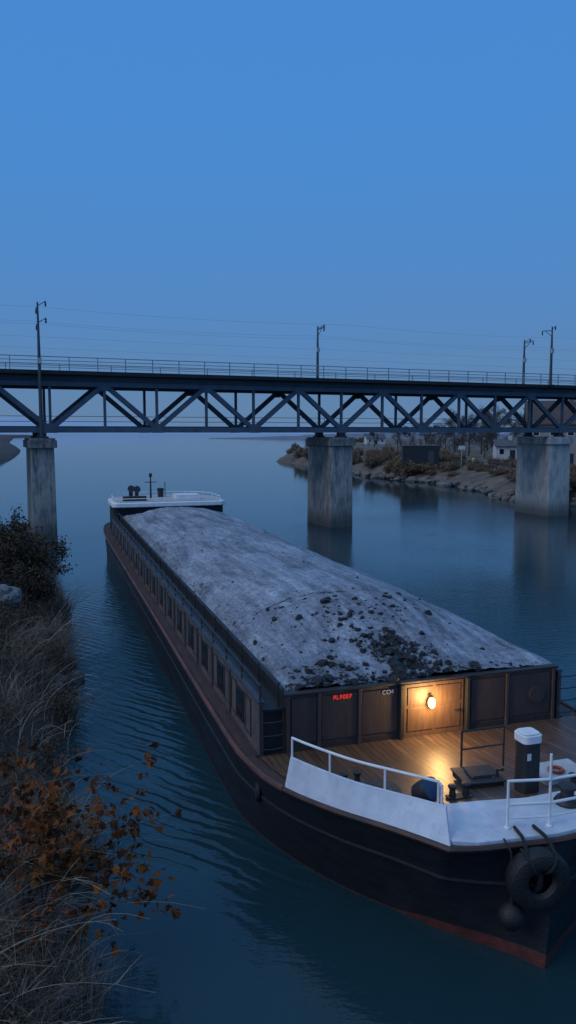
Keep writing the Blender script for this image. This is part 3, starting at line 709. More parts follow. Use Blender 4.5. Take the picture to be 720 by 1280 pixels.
m = MB(); m.box(-HW, HW, HL, HL + .1, ZD, ZC + .05); m.build('rear_bulkhead', M['brown2'], barge)
# aft cabin
def rrect(hw, y0, y1, r, n=8, rf=.4):
    pts = []
    for cx, cy, a0, rad in ((hw - r, y1 - r, 0, r), (-hw + r, y1 - r, 90, r), (-hw + rf, y0 + rf, 180, rf), (hw - rf, y0 + rf, 270, rf)):
        for i in range(n + 1):
            th = R(a0 + 90*i/n); pts.append((cx + rad*math.cos(th), cy + rad*math.sin(th)))
    return pts
m = MB(); m.prism(rrect(3.58, 35.5, 41.2, 2.6), 1.5, 3.20); cab = m.build('aft_cabin', M['hull'], barge, smooth=True)
m = MB(); m.prism(rrect(3.68, 35.3, 41.4, 2.7), 3.202, 3.50); cr_ = m.build('cabin_roof', M['white'], barge, smooth=True, bevel=.05)
m = MB(); m.prism(rrect(3.40, 35.65, 41.05, 2.5), 3.502, 3.54); m.build('roof_mat', M['grey'], cr_, smooth=True)
for k in range(5):
    x = -2.6 + k * 1.3; m = MB(); m.box(x - .4, x + .4, 35.47, 35.498, 2.05, 2.6); wf = m.build('cabin_window', M['white'], cab, bevel=.01)
    m = MB(); m.box(x - .34, x + .34, 35.46, 35.469, 2.11, 2.54); m.build('window_pane', M['glass'], wf)
RZ = 3.54
rp_ = rrect(3.45, 35.6, 41.1, 2.5)
m = MB(); m.tube([(x, y, RZ + .2) for x, y in rp_], .025, 6, closed=True); rrl = m.build('roof_rail', M['white'], barge, smooth=True)
for k in range(0, len(rp_), 3):
    x, y = rp_[k]; m = MB(); m.tube([(x, y, RZ - .05), (x, y, RZ + .2)], .022, 5); m.build('rail_post', M['white'], rrl)
m = MB(); m.tube([(-.9, 38, RZ), (-.9, 38, RZ + 1.5)], [.07, .04], 8); m.tube([(-1.3, 38, RZ + 1.1), (-.5, 38, RZ + 1.1)], .03, 6)
ms = m.build('signal_mast', M['black'], barge, smooth=True)
m = MB(); m.lathe([(.09,0),(.11,.04),(.11,.2),(.07,.26)], 10, (-.9, 38, RZ + 1.45)); m.build('mast_light', M['black'], ms, smooth=True)
m = MB(); m.lathe([(.2,0),(.2,.4),(.24,.44),(.24,.58),(.15,.62)], 14, (-.1, 39, RZ)); m.build('funnel', M['black'], barge, smooth=True)
for (x, y, hh) in ((-2.3, 37.3, .75), (-1.75, 38.8, .6)):
    m = MB(); m.tube([(x, y, RZ), (x, y, RZ + hh*.7), (x, y - .08, RZ + hh*.9), (x, y - .3, RZ + hh)], [.13, .13, .17, .24], 12); m.build('cowl_vent', M['black'], barge, smooth=True)
m = MB(); m.box(.6, 2.2, 36.6, 38.2, RZ + .002, RZ + .25); m.prism([(.6,36.6),(2.2,36.6),(2.2,38.2),(.6,38.2)], RZ + .255, RZ + .29); m.build('skylight', M['white'], barge, bevel=.03)
m = MB(); m.box(-2.9, -1.4, 36.2, 36.7, RZ + .002, RZ + .3); m.build('roof_locker', M['black'], barge, bevel=.03)
m = MB(); m.tube([(.3, 39.6, RZ), (.3, 39.6, RZ + 1.0)], .03, 6); m.build('aerial', M['black'], barge)

# foredeck fittings
px0, py0 = .12, -3.45
zd = zt(py0) + .022
m = MB(); m.prism([(px0 + x, py0 + y) for x, y in rrect(.175, -.17, .17, .08, 4, .08)], zd, zd + .90); pd = m.build('deck_pedestal', M['black'], barge, smooth=True)
m = MB(); m.prism([(px0 + x, py0 + y) for x, y in rrect(.192, -.187, .187, .09, 4, .09)], zd + .902, zd + 1.05)
m.prism([(px0 + x, py0 + y) for x, y in rrect(.165, -.16, .16, .08, 4, .08)], zd + 1.051, zd + 1.08); m.build('pedestal_cap', M['white'], pd, smooth=True, bevel=.03)
m = MB(); m.box(px0 - .12, px0 - .05, py0 - .185, py0 - .173, zd + .62, zd + .74); m.build('label_plate', M['sunlit'], pd)
# companion hatch with handrail
hx, hy = -.42, -2.75
zh = zt(hy) + .022
HM = Matrix.Translation((hx, hy, zh)) @ Matrix.Rotation(R(-6), 4, 'Z')
m = MB(); m.M = HM; m.prism([(-.36,-.32),(.36,-.32),(.36,.32),(-.36,.32)], 0, .11)
ht = m.build('companion_hatch', M['black'], barge, bevel=.02)
m = MB(); m.M = HM; m.box(-.39,.39,-.35,.35,.112,.145); m.box(-.2,.2,-.18,.18,.145,.17); m.build('hatch_lid', M['black'], ht, bevel=.015)
m = MB(); m.M = HM; m.tube([(-.2,-.26,.17),(-.2,-.26,.23),(.2,-.26,.23),(.2,-.26,.17)], .014, 6); m.tube([(.30,-.15,.14),(.30,-.15,.27),(.36,-.25,.31)], .03, 8); m.build('hatch_handle', M['black'], ht)
m = MB()
y1_ = hy + .45
for xx in (-.50, .40): m.tube([(xx, y1_, zh), (xx, y1_, zh + .78)], .020, 6)
m.tube([(-.50,y1_,zh+.78),(.40,y1_,zh+.78),(.50,y1_-.5,zh+.76),(.50,y1_-.5,zh)], .020, 6); m.tube([(-.50,y1_,zh+.43),(.40,y1_,zh+.43)], .016, 6)
m.build('hatch_handrail', M['black'], barge, smooth=True)
# mooring drum with dark blue cheek
dx_, dy_ = -1.72, -3.25
zw = zt(dy_) + .022
DM = Matrix.Translation((dx_, dy_, zw + .19)) @ Matrix.Rotation(R(25), 4, 'Z') @ Matrix.Rotation(R(58), 4, 'X') @ Matrix.Scale(.76, 4)
m = MB(); m.M = DM; m.lathe([(.10,-.34),(.21,-.28),(.25,-.1),(.26,.06),(.23,.14)], 24); bo = m.build('mooring_drum', M['black'], barge, smooth=True)
m = MB(); m.M = DM; m.lathe([(.24,.142),(.265,.16),(.265,.20),(.19,.24),(.06,.26),(.02,.265)], 24); m.build('drum_cheek', M['blue'], bo, smooth=True)
m = MB(); m.box(dx_ - .2, dx_ + .24, dy_ - .18, dy_ + .2, zw, zw + .04); m.build('drum_foot', M['black'], bo, bevel=.01)
# bollards
for (x, y) in ((-1.12, -3.30), (1.1, -3.6), (-2.6, -2.0)):
    z = zt(y) + .022; m = MB(); m.box(x - .22, x + .22, y - .09, y + .09, z, z + .03); m.lathe([(.06,.03),(.05,.16),(.08,.2),(.08,.23),(.03,.24)], 12, (x - .13, y, z)); m.lathe([(.06,.03),(.05,.16),(.08,.2),(.08,.23),(.03,.24)], 12, (x + .13, y, z))
    m.build('bollard', M['black'], barge, smooth=True)
# locker
lkx, lky = 1.0, -3.05
zl = zt(lky) + .022
m = MB(); m.box(lkx - .42, lkx + .5, lky - .35, lky + .3, zl, zl + .12); lk = m.build('deck_locker', M['grey'], barge, bevel=.02)
m = MB(); m.box(lkx - .44, lkx + .52, lky - .37, lky + .32, zl + .122, zl + .145); m.build('locker_lid', M['grey'], lk, bevel=.01)
m = MB(); zz = zp + .06; m.lathe([(.2,0),(.22,.04),(.18,.1)], 16, (.35, -4.25, zz)); m.lathe([(.11,.1),(.11,.25),(.16,.27),(.16,.31),(.06,.33)], 16, (.35, -4.25, zz)); m.build('capstan', M['black'], barge, smooth=True)
i0 = min(range(len(TL)), key=lambda i: abs(TL[i][1] + .6))
p = Vector(hull_pt(i0, .95)); m = MB(); m.M = Matrix.Translation(p) @ Matrix.Rotation(R(90), 4, 'Y') @ Matrix.Rotation(R(14), 4, 'X')
m.lathe([(.10,-.05),(.2,-.03),(.2,.03),(.12,.05)], 18); m.build('hawse_port', M['black'], barge, smooth=True)

# things on the barge
lr = empty('lifebuoy', BP(lkx - .05, lky - .1, zl + .15), PH, 'small orange lifebuoy lying flat on the low grey deck locker at the bow', 'lifebuoy')
m = MB(); m.tube([(.115*math.cos(2*math.pi*k/28), .115*math.sin(2*math.pi*k/28), .03) for k in range(28)], .030, 10, closed=True); m.build('ring', M['orange'], lr, smooth=True)
m = MB(); m.tube([(.15*math.cos(2*math.pi*k/28), .15*math.sin(2*math.pi*k/28), .03 + .006*math.sin(4*2*math.pi*k/28)) for k in range(28)], .005, 5, closed=True); m.build('grab_line', M['rope'], lr, smooth=True)
rc = MB(); pts = []
for k in range(130):
    a = k * .42; r = .16 + .22 * (k / 130); pts.append((r*math.cos(a), r*math.sin(a), .03 + .05 * (k % 45) / 45))
rc.tube(pts, .026, 6)
o = rc.build('rope_coil', M['rope'], smooth=True, loc=BP(-2.3, -2.6, zt(-2.6) + .02)); tag(o, 'coiled mooring rope on the timber foredeck behind the white bulwark', 'rope')
# tyre fender at the bow
def torus(m, R0, prof, n=36, wob=0):
    rows = []
    for k in range(n):
        a = 2*math.pi*k/n; rw = R0 * (1 + wob * math.sin(2*a + .6) + wob * .6 * math.sin(3*a))
        rows.append([m.pt(((rw + r) * math.cos(a), y, (rw + r) * math.sin(a))) for r, y in prof])
    q = len(prof)
    for k in range(n):
        A, B = rows[k], rows[(k+1) % n]
        for j in range(q): m.f.append([A[j], A[(j+1) % q], B[(j+1) % q], B[j]])
tf = empty('tyre_fender', BP(-.94, -5.30, 1.38), PH + R(-10), 'big black tyre fender hung on dark ropes over the bow of the barge', 'tyre fender')
m = MB(); torus(m, .32, [(-.14,-.09),(-.09,-.16),(.04,-.18),(.12,-.14),(.155,-.05),(.155,.05),(.12,.14),(.04,.17),(-.09,.15),(-.14,.09),(-.08,.10),(.06,.10),(.09,0),(.06,-.10),(-.08,-.10)], wob=.03)
m.build('tyre', M['rubber'], tf, smooth=True)
m = MB()
for a in (62, 118):
    ca, sa = math.cos(R(a)), math.sin(R(a)); pts = []
    for k in range(14):
        th = 2*math.pi*k/14; rr_ = .32 + .185*math.cos(th); pts.append((rr_*ca, .195*math.sin(th), rr_*sa))
    m.tube(pts, .020, 6, closed=True)
m.build('lashing', M['drope'], tf, smooth=True)
# a rubber web across the tyre leaves two dark hollows
m = MB(); m.tube([(-.02,.02,.20),(.02,-.04,.06),(.01,-.04,-.08),(-.03,.02,-.20)], [.07,.055,.055,.07], 10); m.build('tyre_web', M['rubber'], tf, smooth=True)
m = MB()
for s in (-.20, .24): m.tube([(s,-.05,.40),(s*.9,.06,.50),(s*.8,.22,.55),(s*.7,.55,.53)], .030, 6)
m.build('hanging_rope', M['drope'], tf, smooth=True)
bf = empty('ball_fender', BP(-1.34, -5.25, .84), PH, 'small round black ball fender hanging below the tyre fender', 'fender')
m = MB(); m.lathe([(.02,-.2),(.1,-.18),(.17,-.1),(.2,0),(.17,.1),(.1,.17),(.04,.2),(.035,.26)], 18); m.build('ball', M['rubber'], bf, smooth=True)
m = MB(); m.tube([(0,0,.24),(.02,.03,.6),(.03,.10,.94),(.03,.3,1.05)], .015, 5); m.build('lanyard', M['drope'], bf)

# coal load
CR = .86
XL, XR = -3.15, 3.38
def prof_y(y):
    f = sm(y / 4.6) ** .8
    if y > 5.0: f = .97 + .06 * sm((y - 5.0) / .4)
    f *= 1 - .26 * sm((y - 6.5) / 25)
    f *= 1 - .8 * sm((y - 32.6) / 2.2)
    return f
def load_z(x, y):
    a = min(1, abs((x - .1) / 3.27)); cw = (1 - a ** 2.2)
    z = ZC - .04 + .12 * sm((1 - a) * 9) + CR * cw * prof_y(y) + (.07 * sm((x - 2.4) / .8) * sm(y / .8))
    n = .075 * noise.fractal(Vector((x * .5, y * .24, 0)), 1, 2, 3) + .022 * noise.fractal(Vector((x * 2.1, y * .55, 3)), 1, 2, 4) + .009 * noise.fractal(Vector((x * 4, y * 3, 6)), 1, 2, 3)
    c = coal_d(x, y)
    n += c * .06 * noise.fractal(Vector((x * 6.0, y * 6.0, 9)), 1, 2, 3)
    return z + n * (.35 + .65 * sm((1 - a) * 6))
def coal_d(x, y):
    x0 = .15 - .20 * y
    d = .92 * math.exp(-((x - x0) / .95) ** 2) * (1 - sm((y - 1.3) / 2.4))
    d2 = .72 * math.exp(-(((x + 1.9) / 1.4) ** 2) - ((y - .4) / 1.1) ** 2)
    d3 = .38 * math.exp(-(((x + .6) / 2.4) ** 2) - ((y - 3.0) / 2.2) ** 2)
    d4 = .34 * sm((-x - 2.3) / .5)
    d5 = .85 * math.exp(-((y - .15) / .5) ** 2) * (.45 + .55 * sm((2.0 - x) / 2))
    return min(1, max(d, d2, d3, d4 * (1 if y > 4 else .7), d5))
m = MB(); coal = []; rows = []
nx, ny = 120, 470
for j in range(ny + 1):
    y = .11 + 34.85 * (j / ny) ** 1.3; row = []
    for i in range(nx + 1):
        x = XL + (XR - XL) * i / nx; row.append((x, y, load_z(x, y))); c = coal_d(x, y)
        seam = math.exp(-((y - (5.1 - .22 * x - .05 * x * x)) / .06) ** 2)
        cl = .7 * max(0, noise.noise(Vector((x * .9, y * .18, 12))) - .08) + .6 * max(0, noise.noise(Vector((x * 2.2, y * .4, 17))) - .12)
        coal.append(min(1, max(c, cl, seam * .9 if abs(x) < 2.4 else 0)))
    rows.append(row)
m.grid(rows)
ch = m.build('coal_heap', M['load'], smooth=False, loc=BC, fixn=True); ch.rotation_euler = (0, 0, PH)
for p in ch.data.polygons: p.use_smooth = True
a = ch.data.attributes.new('coal', 'FLOAT', 'POINT'); a.data.foreach_set('value', coal)
tag(ch, 'frost covered heap of coal filling the hold of the barge', 'coal', kind='stuff')
lumps = []
for k in range(6):
    bm = bmesh.new(); bmesh.ops.create_icosphere(bm, subdivisions=2, radius=1)
    for v in bm.verts:
        n = noise.noise(v.co * 1.1 + Vector((k * 7.3, 0, 0))) * .55 + noise.noise(v.co * 2.6 + Vector((k * 3, 5, 0))) * .25
        v.co *= (1 + n); v.co.z *= .8
    me = bpy.data.meshes.new('coal_lump'); bm.to_mesh(me); bm.free(); me.materials.append(M['coal']); lumps.append(me)
lr_ = random.Random(11); cnt = 0
while cnt < 295:
    x, y = lr_.uniform(-2.98, 2.98), lr_.uniform(.10, 5.5) if cnt < 280 else lr_.uniform(6, 28)
    d = coal_d(x, y)
    if cnt < 280 and lr_.random() > d ** 2.0 + .012: continue
    u = lr_.random()
    s = lr_.uniform(.022, .048) if u < .66 else (lr_.uniform(.05, .09) if u < .93 else lr_.uniform(.10, .16))
    if cnt >= 280: s = lr_.uniform(.025, .05)
    o = bpy.data.objects.new('coal_lump', lr_.choice(lumps)); C.objects.link(o)
    o.location = BP(x, y, load_z(x, y) + s * .1); o.rotation_euler = (lr_.uniform(-.6,.6), lr_.uniform(-.6,.6), lr_.uniform(0, 6)); o.scale = (s * lr_.uniform(.8, 1.4), s, s)
    tag(o, 'black coal lump poking out of the frosted heap on the barge', 'coal lump', 'coal lumps on the heap'); cnt += 1

# ------------------------------------------------------------------ vegetation
def rvec(r): 
    while True:
        v = Vector((r.uniform(-1,1), r.uniform(-1,1), r.uniform(-1,1)))
        if .05 < v.length < 1: return v.normalized()
LOBES = [(0,0),(.18,.10),(.42,.05),(.36,.28),(.55,.48),(.30,.52),(.22,.66),(.0,1.0),(-.22,.66),(-.30,.52),(-.55,.48),(-.36,.28),(-.42,.05),(-.18,.10)]
SIMPLE = [(0,0),(.22,.35),(.16,.75),(0,1),(-.16,.75),(-.22,.35)]
def leaf(m, p, size, r, shape, down=.3):
    d = rvec(r); d.z -= down; d.normalize(); s = d.cross(rvec(r)).normalized(); n = s.cross(d)
    m.tint = r.random()
    m.f.append([m.pt(p + (s * x + d * y + n * (abs(x) * .35 - .25*y*y)) * size) for x, y in shape])
def grow(m, p, d, L_, r0, depth, r, tips, spread=.5, up=.15, nseg=4, kids=(2, 4)):
    pts = [p.copy()]; rad = [r0]; q = p.copy(); dd = d.copy()
    for k in range(nseg):
        dd = (dd + rvec(r) * .22 + Vector((0, 0, up * .4))).normalized(); q = q + dd * (L_ / nseg); pts.append(q.copy()); rad.append(r0 * (1 - .75 * (k + 1) / nseg))
        if depth == 0: tips.append(q.copy())
    m.tube(pts, rad, 5 if r0 > .03 else 4)
    if depth > 0:
        for c in range(r.randint(*kids)):
            t = r.uniform(.35, 1.0); i = min(int(t * nseg), nseg - 1); b = pts[i].lerp(pts[i+1], t * nseg - i)
            nd = (dd + rvec(r) * spread * 1.6 + Vector((0, 0, up))).normalized()
            grow(m, b, nd, L_ * r.uniform(.5, .75), rad[i] * .6, depth - 1, r, tips, spread, up, nseg, kids)
        tips.append(q.copy())
def shrub(name, loc, label, cat, seed, nst, Ls, dirf, leafmat, nl, ls, shape, depth=2, r0=.03, spread=.5, up=.2, jit=.2, group=None, stemmat='bark', thin=1.0):
    r = random.Random(seed); t = empty(name, loc, 0, label, cat, group); m = MB(); tips = []
    for k in range(nst):
        d = dirf(r); grow(m, Vector((r.uniform(-.3,.3), r.uniform(-.3,.3), -.1)), d.normalized(), Ls * r.uniform(.7, 1.1), r0, depth, r, tips, spread, up)
    m.build('stems', M[stemmat], t, smooth=True)
    if thin < 1: tips = [p for p in tips if r.random() < thin]
    m = MB()
    for k in range(nl):
        p = r.choice(tips) + rvec(r) * r.uniform(0, jit); leaf(m, p, ls * r.uniform(.55, 1.3), r, shape)
    m.build('leaves', leafmat, t, tint=True, fixn=False)
    return t
def on_bank(x, y): return Vector((x, y, zb(x, y)))
def allround(up=.9): return lambda r: Vector((r.uniform(-1,1), r.uniform(-1,1), r.uniform(.4, 1) + up * .5))
# autumn shrubs near the camera
shrub('autumn_shrub', on_bank(-3.95, 11.2), 'big shrub with orange brown autumn leaves leaning over the water at lower left', 'shrub', 21, 20, 1.6,
      lambda r: Vector((r.uniform(-.6, 1.3), r.uniform(-.6, .4), r.uniform(.4, 1.1))), M['autumn'], 950, .135, LOBES, 2, .018, .6, .1, .26, thin=.6)
shrub('autumn_shrub', on_bank(-5.0, 10.6), 'brown leafed autumn shrub at the left edge beside the big orange shrub', 'shrub', 25, 9, 1.15,
      lambda r: Vector((r.uniform(-.6, .8), r.uniform(-.6, .4), r.uniform(.5, 1.0))), M['autumn'], 220, .11, LOBES, 2, .018, .6, .1, .2, thin=.6)
# dark bushes by the pier
for (x, y, s, lb, sd_) in ((-12.3, 35.0, 1.95, 'big dark bush at the left edge in front of the narrow pier', 31), (-14.4, 38.5, 2.1, 'tall dark bush behind the big dark bush, at the left edge', 32), (-10.7, 31.5, 1.05, 'low brown bush between the big dark bush and the dry grass', 33), (-12.6, 30.5, 1.2, 'brown bush at the left edge above the grey stone', 34)):
    shrub('dark_bush', on_bank(x, y), lb, 'bush', sd_, 13, s, allround(), M['dark_leaf'], 6000 if s > 1.5 else 2800, .15, SIMPLE, 2, .035, .6, .12, .42)
for (x, y, s, lb, sd_, lm) in ((-8.0, 23.5, .8, 'dry straggly shrub at the edge of the water among the grass', 41, 'scrub_leaf'), (-9.3, 25.5, .9, 'dry straggly shrub behind the water edge shrub on the left bank', 42, 'scrub_leaf'), (-5.9, 14.5, .7, 'dry twiggy shrub on the bank above the orange shrub', 43, 'scrub_leaf'), (-7.2, 18.0, .8, 'dry twiggy shrub in the middle of the left bank', 44, 'scrub_leaf'), (-9.6, 28.4, .8, 'dry twiggy shrub by the water below the low brown bush', 45, 'scrub_leaf'),
      (-6.3, 20.6, .75, 'dark scrubby shrub leaning out over the water halfway along the left bank', 46, 'scrub_leaf'), (-5.3, 16.6, .6, 'small dark scrub at the water just beyond the orange shrub', 47, 'scrub_leaf'), (-8.6, 21.5, 1.0, 'dark scrub at the left edge halfway along the left bank', 48, 'dark_leaf'), (-3.6, 8.2, .6, 'dark twiggy scrub at the bottom left below the orange shrub', 49, 'scrub_leaf'), (-6.6, 15.8, .8, 'dark leafy scrub at the left edge above the orange shrub', 50, 'dark_leaf'), (-10.2, 26.5, 1.0, 'dark leafy scrub at the left edge below the grey stone', 51, 'dark_leaf')):
    shrub('dry_shrub', on_bank(x, y), lb, 'shrub', sd_, 12, s, allround(), M[lm], 600, .085, SIMPLE, 2, .014, .55, .1, .25)
# dry grass on the bank
r = random.Random(5); m = MB()
def blade(m, p, h, lean, w, r, base):
    m.tint = min(1, max(0, base + r.uniform(-.25, .25))); s = Vector((r.uniform(-1,1), r.uniform(-1,1), 0)).normalized()
    a = p; b = p + Vector((0, 0, h * .45)) + lean * .2 * h; c = p + Vector((0, 0, h * .8)) + lean * .6 * h; d = p + Vector((0, 0, h * .95)) + lean * 1.15 * h
    ids = [m.pt(a - s*w), m.pt(a + s*w), m.pt(b + s*w*.8), m.pt(b - s*w*.8), m.pt(c + s*w*.5), m.pt(c - s*w*.5), m.pt(d)]
    m.f += [[ids[0], ids[1], ids[2], ids[3]], [ids[3], ids[2], ids[4], ids[5]], [ids[5], ids[4], ids[6]]]
for k in range(4000):
    y = 6.2 + 36 * r.random() ** 1.3
    d = r.random() ** 1.3 * (3.0 + .16 * y) + .02
    x = xs(y) - d; p0 = on_bank(x, y); near = max(.004, .0034 * y / 9)
    cl = noise.noise(Vector((x * .55, y * .45, 4))) + .5 * noise.noise(Vector((x * 1.4, y * 1.2, 8)))
    if cl < .0 and r.random() < .80: continue
    hh = r.uniform(.25, .75) * (1.25 if y > 17 else .8) * (1 + 1.1 * cl); ln = Vector((r.uniform(-.7, 1.0), r.uniform(-.8, .6), 0))
    base = .45 + .7 * noise.noise(Vector((x * .8, y * .8, 9))) + r.uniform(-.2, .2)
    for j in range(15):
        q = p0 + Vector((r.gauss(0, .13), r.gauss(0, .13), -.03))
        blade(m, q, hh * r.uniform(.5, 1.3), ln + Vector((r.uniform(-.9,.9), r.uniform(-.9,.9), 0)), near, r, base)
tag(m.build('dry_grass', M['straw'], tint=True, fixn=False), 'dry brown grass and reeds covering the left river bank', 'grass', kind='stuff')
# long bent dead stalks
m = MB(); r = random.Random(9)
for k in range(170):
    y = r.uniform(6.2, 12) if k < 130 else r.uniform(12, 26); p = on_bank(xs(y) - r.uniform(-.1, 2.2), y); h = r.uniform(.9, 2.4); ln = Vector((r.uniform(-.5, 1.3), r.uniform(-.7, .4), 0)); m.tint = r.uniform(0, 1)
    cur = r.uniform(.15, .5); kink = rvec(r) * .05
    pts = [p + Vector((0,0,h*t)) * (1 - cur*t*t) + ln * (t ** 2) * h * .8 + kink * math.sin(t * 7) for t in [i/8 for i in range(9)]]
    rr_ = r.uniform(.0035, .0075) * max(1, y / 11)
    m.tube(pts, [rr_ * (1 - .75*i/8) for i in range(9)], 4)
    if r.random() < .65:
        for s in range(r.randint(1, 5)):
            q = pts[r.randint(3, 7)]; dd = (rvec(r) + Vector((.2, 0, .5))).normalized() * r.uniform(.15, .5)
            m.tube([q, q + dd * .5 + Vector((0,0,.02)), q + dd], [rr_ * .6, rr_ * .45, rr_ * .2], 3)
tag(m.build('dead_stalks', M['stalk'], tint=True), 'long bent dead stalks at the water edge in the bottom left corner', 'grass stalks', kind='stuff')
# grey stone
def stone(name, loc, s, seed, matn, label, group=None):
    bm = bmesh.new(); bmesh.ops.create_icosphere(bm, subdivisions=3, radius=1)
    for v in bm.verts:
        n = noise.noise(v.co * .9 + Vector((seed, 0, 0))) * .45 + noise.noise(v.co * 2.4 + Vector((seed, 5, 0))) * .18; v.co *= 1 + n
    me = bpy.data.meshes.new(name); bm.to_mesh(me); bm.free(); me.materials.append(matn)
    o = bpy.data.objects.new(name, me); C.objects.link(o); o.location = loc; o.scale = s; o.rotation_euler = (0, 0, seed)
    return tag(o, label, 'stone', group)
q = at_y(2, 722, 28.5); stone('boulder', (q.x, q.y, zb(q.x, q.y) + .74), (.68, .6, .46), 3.3, M['pale'], 'large grey boulder on the left bank below the dark bush')
r = random.Random(77)
for k in range(34):
    y = r.uniform(9, 40); x = xs(y) - r.uniform(-.3, .5)
    s = r.uniform(.10, .34); stone('shore_stone', (x, y, zb(x, y) + .04), (s*1.3, s, s*.7), k * 1.7, M['rock'], 'dark stone at the water edge of the left bank', 'stones at the edge of the left bank')

# right bank: shrubs, rocks
def sh_at(px):
    best = min(range(len(SHD)), key=lambda i: abs(360 + F * SHD[i][0].x / max(1, SHD[i][0].y * cs + H * sn) - px) if SHD[i][0].y > 60 else 1e9)
    return SHD[best]
protos = []
for k in range(3):
    protos.append(shrub('bank_shrub', (0, 0, -50), 'x', 'shrub', 60 + k, 13, 1.0, allround(.9), M['dry_leaf'], 1500, .18, SIMPLE, 2, .03, .5, .12, .35))
r = random.Random(15); spots = []
for k in range(230):
    px = r.uniform(350, 735) if k > 80 else r.uniform(350, 508)
    p, n = sh_at(px); d = r.uniform(1.0, 14) if px < 508 else r.uniform(1.2, 12); q = p + n * d + Vector((r.uniform(-1.5,1.5), r.uniform(-1.5,1.5), 0))
    zz = next((z0 + (z1 - z0) * (d - d0) / (d1 - d0) for (d0, z0), (d1, z1) in zip(prof, prof[1:]) if d0 <= d <= d1), 2.4)
    s = r.uniform(.6, 1.2); spots.append((q + Vector((0, 0, zz - .25)), (s * 1.3, s * 1.3, s * (1.6 if px < 508 else .95))))
for k, (q, s) in enumerate(spots):
    lb = 'dry golden brown shrub on the shore of the right bank'; gp = 'brown shrubs along the right bank'
    if k < 3: o = protos[k]; o.location = q; o.scale = s; o['label'] = lb; o['group'] = gp
    else: dup(protos[k % 3], q, r.uniform(0, 6), s, lb, gp)
for k in range(150):
    px = r.uniform(400, 735); p, n = sh_at(px); d = r.uniform(-.5, 1.6); q = p + n * d + Vector((r.uniform(-1.5,1.5), r.uniform(-.8,.8), 0)); s = r.uniform(.2, .75)
    stone('shore_rock', q + Vector((0, 0, .12 + .35 * max(0, d))), (s*1.3, s, s*.8), k * 2.1, M['riprap'], 'grey rock along the waterline of the right bank', 'rocks along the right bank')

# trees behind
def tree_proto(seed, h):
    r = random.Random(seed); t = empty('winter_tree', (0,0,-60), 0, 'x', 'tree'); m = MB(); tips = []
    pts = [Vector((0,0,-.3)), Vector((r.uniform(-.1,.1), 0, h*.2)), Vector((r.uniform(-.2,.2), r.uniform(-.2,.2), h*.42)), Vector((r.uniform(-.3,.3), r.uniform(-.3,.3), h*.7)), Vector((r.uniform(-.4,.4), 0, h*.92))]
    m.tube(pts, [.2, .16, .12, .07, .03], 7)
    for k in range(18):
        tt = r.uniform(.08, .98); z = tt * 4; i = min(int(z), 3); b = pts[i].lerp(pts[i+1], z - i); a = r.uniform(0, 6.28)
        grow(m, b, Vector((math.cos(a), math.sin(a), .55)).normalized(), h * .30 * (1.15 - .55*tt), .06, 2, r, tips, .55, .12)
    m.build('trunk', M['bark'], t, smooth=True)
    m = MB()
    for k in range(5200): leaf(m, r.choice(tips) + rvec(r) * r.uniform(0, .7), r.uniform(.12, .26), r, SIMPLE, .1)
    m.build('crown', M['tree_leaf'], t, tint=True, fixn=False); return t
tp = [tree_proto(101, 9), tree_proto(102, 9), tree_proto(103, 9)]
TR = [(497,215,.65),(512,190,.7),(532,200,.85),(550,180,.8),(568,195,1.05),(586,175,.95),(602,185,1.2),(620,165,1.05),(655,160,1.2),(672,152,1.2),(468,260,.65),(735,140,1.4),(609,205,1.2),(557,168,.7),(574,160,.65),(606,155,.7)]
for k, (px, Y, s) in enumerate(TR):
    q = at_y(px, 560, Y); loc = (q.x, Y, 2.9); lb = 'hazy bare winter tree among the trees behind the right bank'; gp = 'winter trees behind the right bank'
    if k < 3: o = tp[k]; o.location = loc; o.scale = (s,)*3; o['label'] = lb; o['group'] = gp
    else: dup(tp[k % 3], loc, k * 1.3, s, lb, gp)

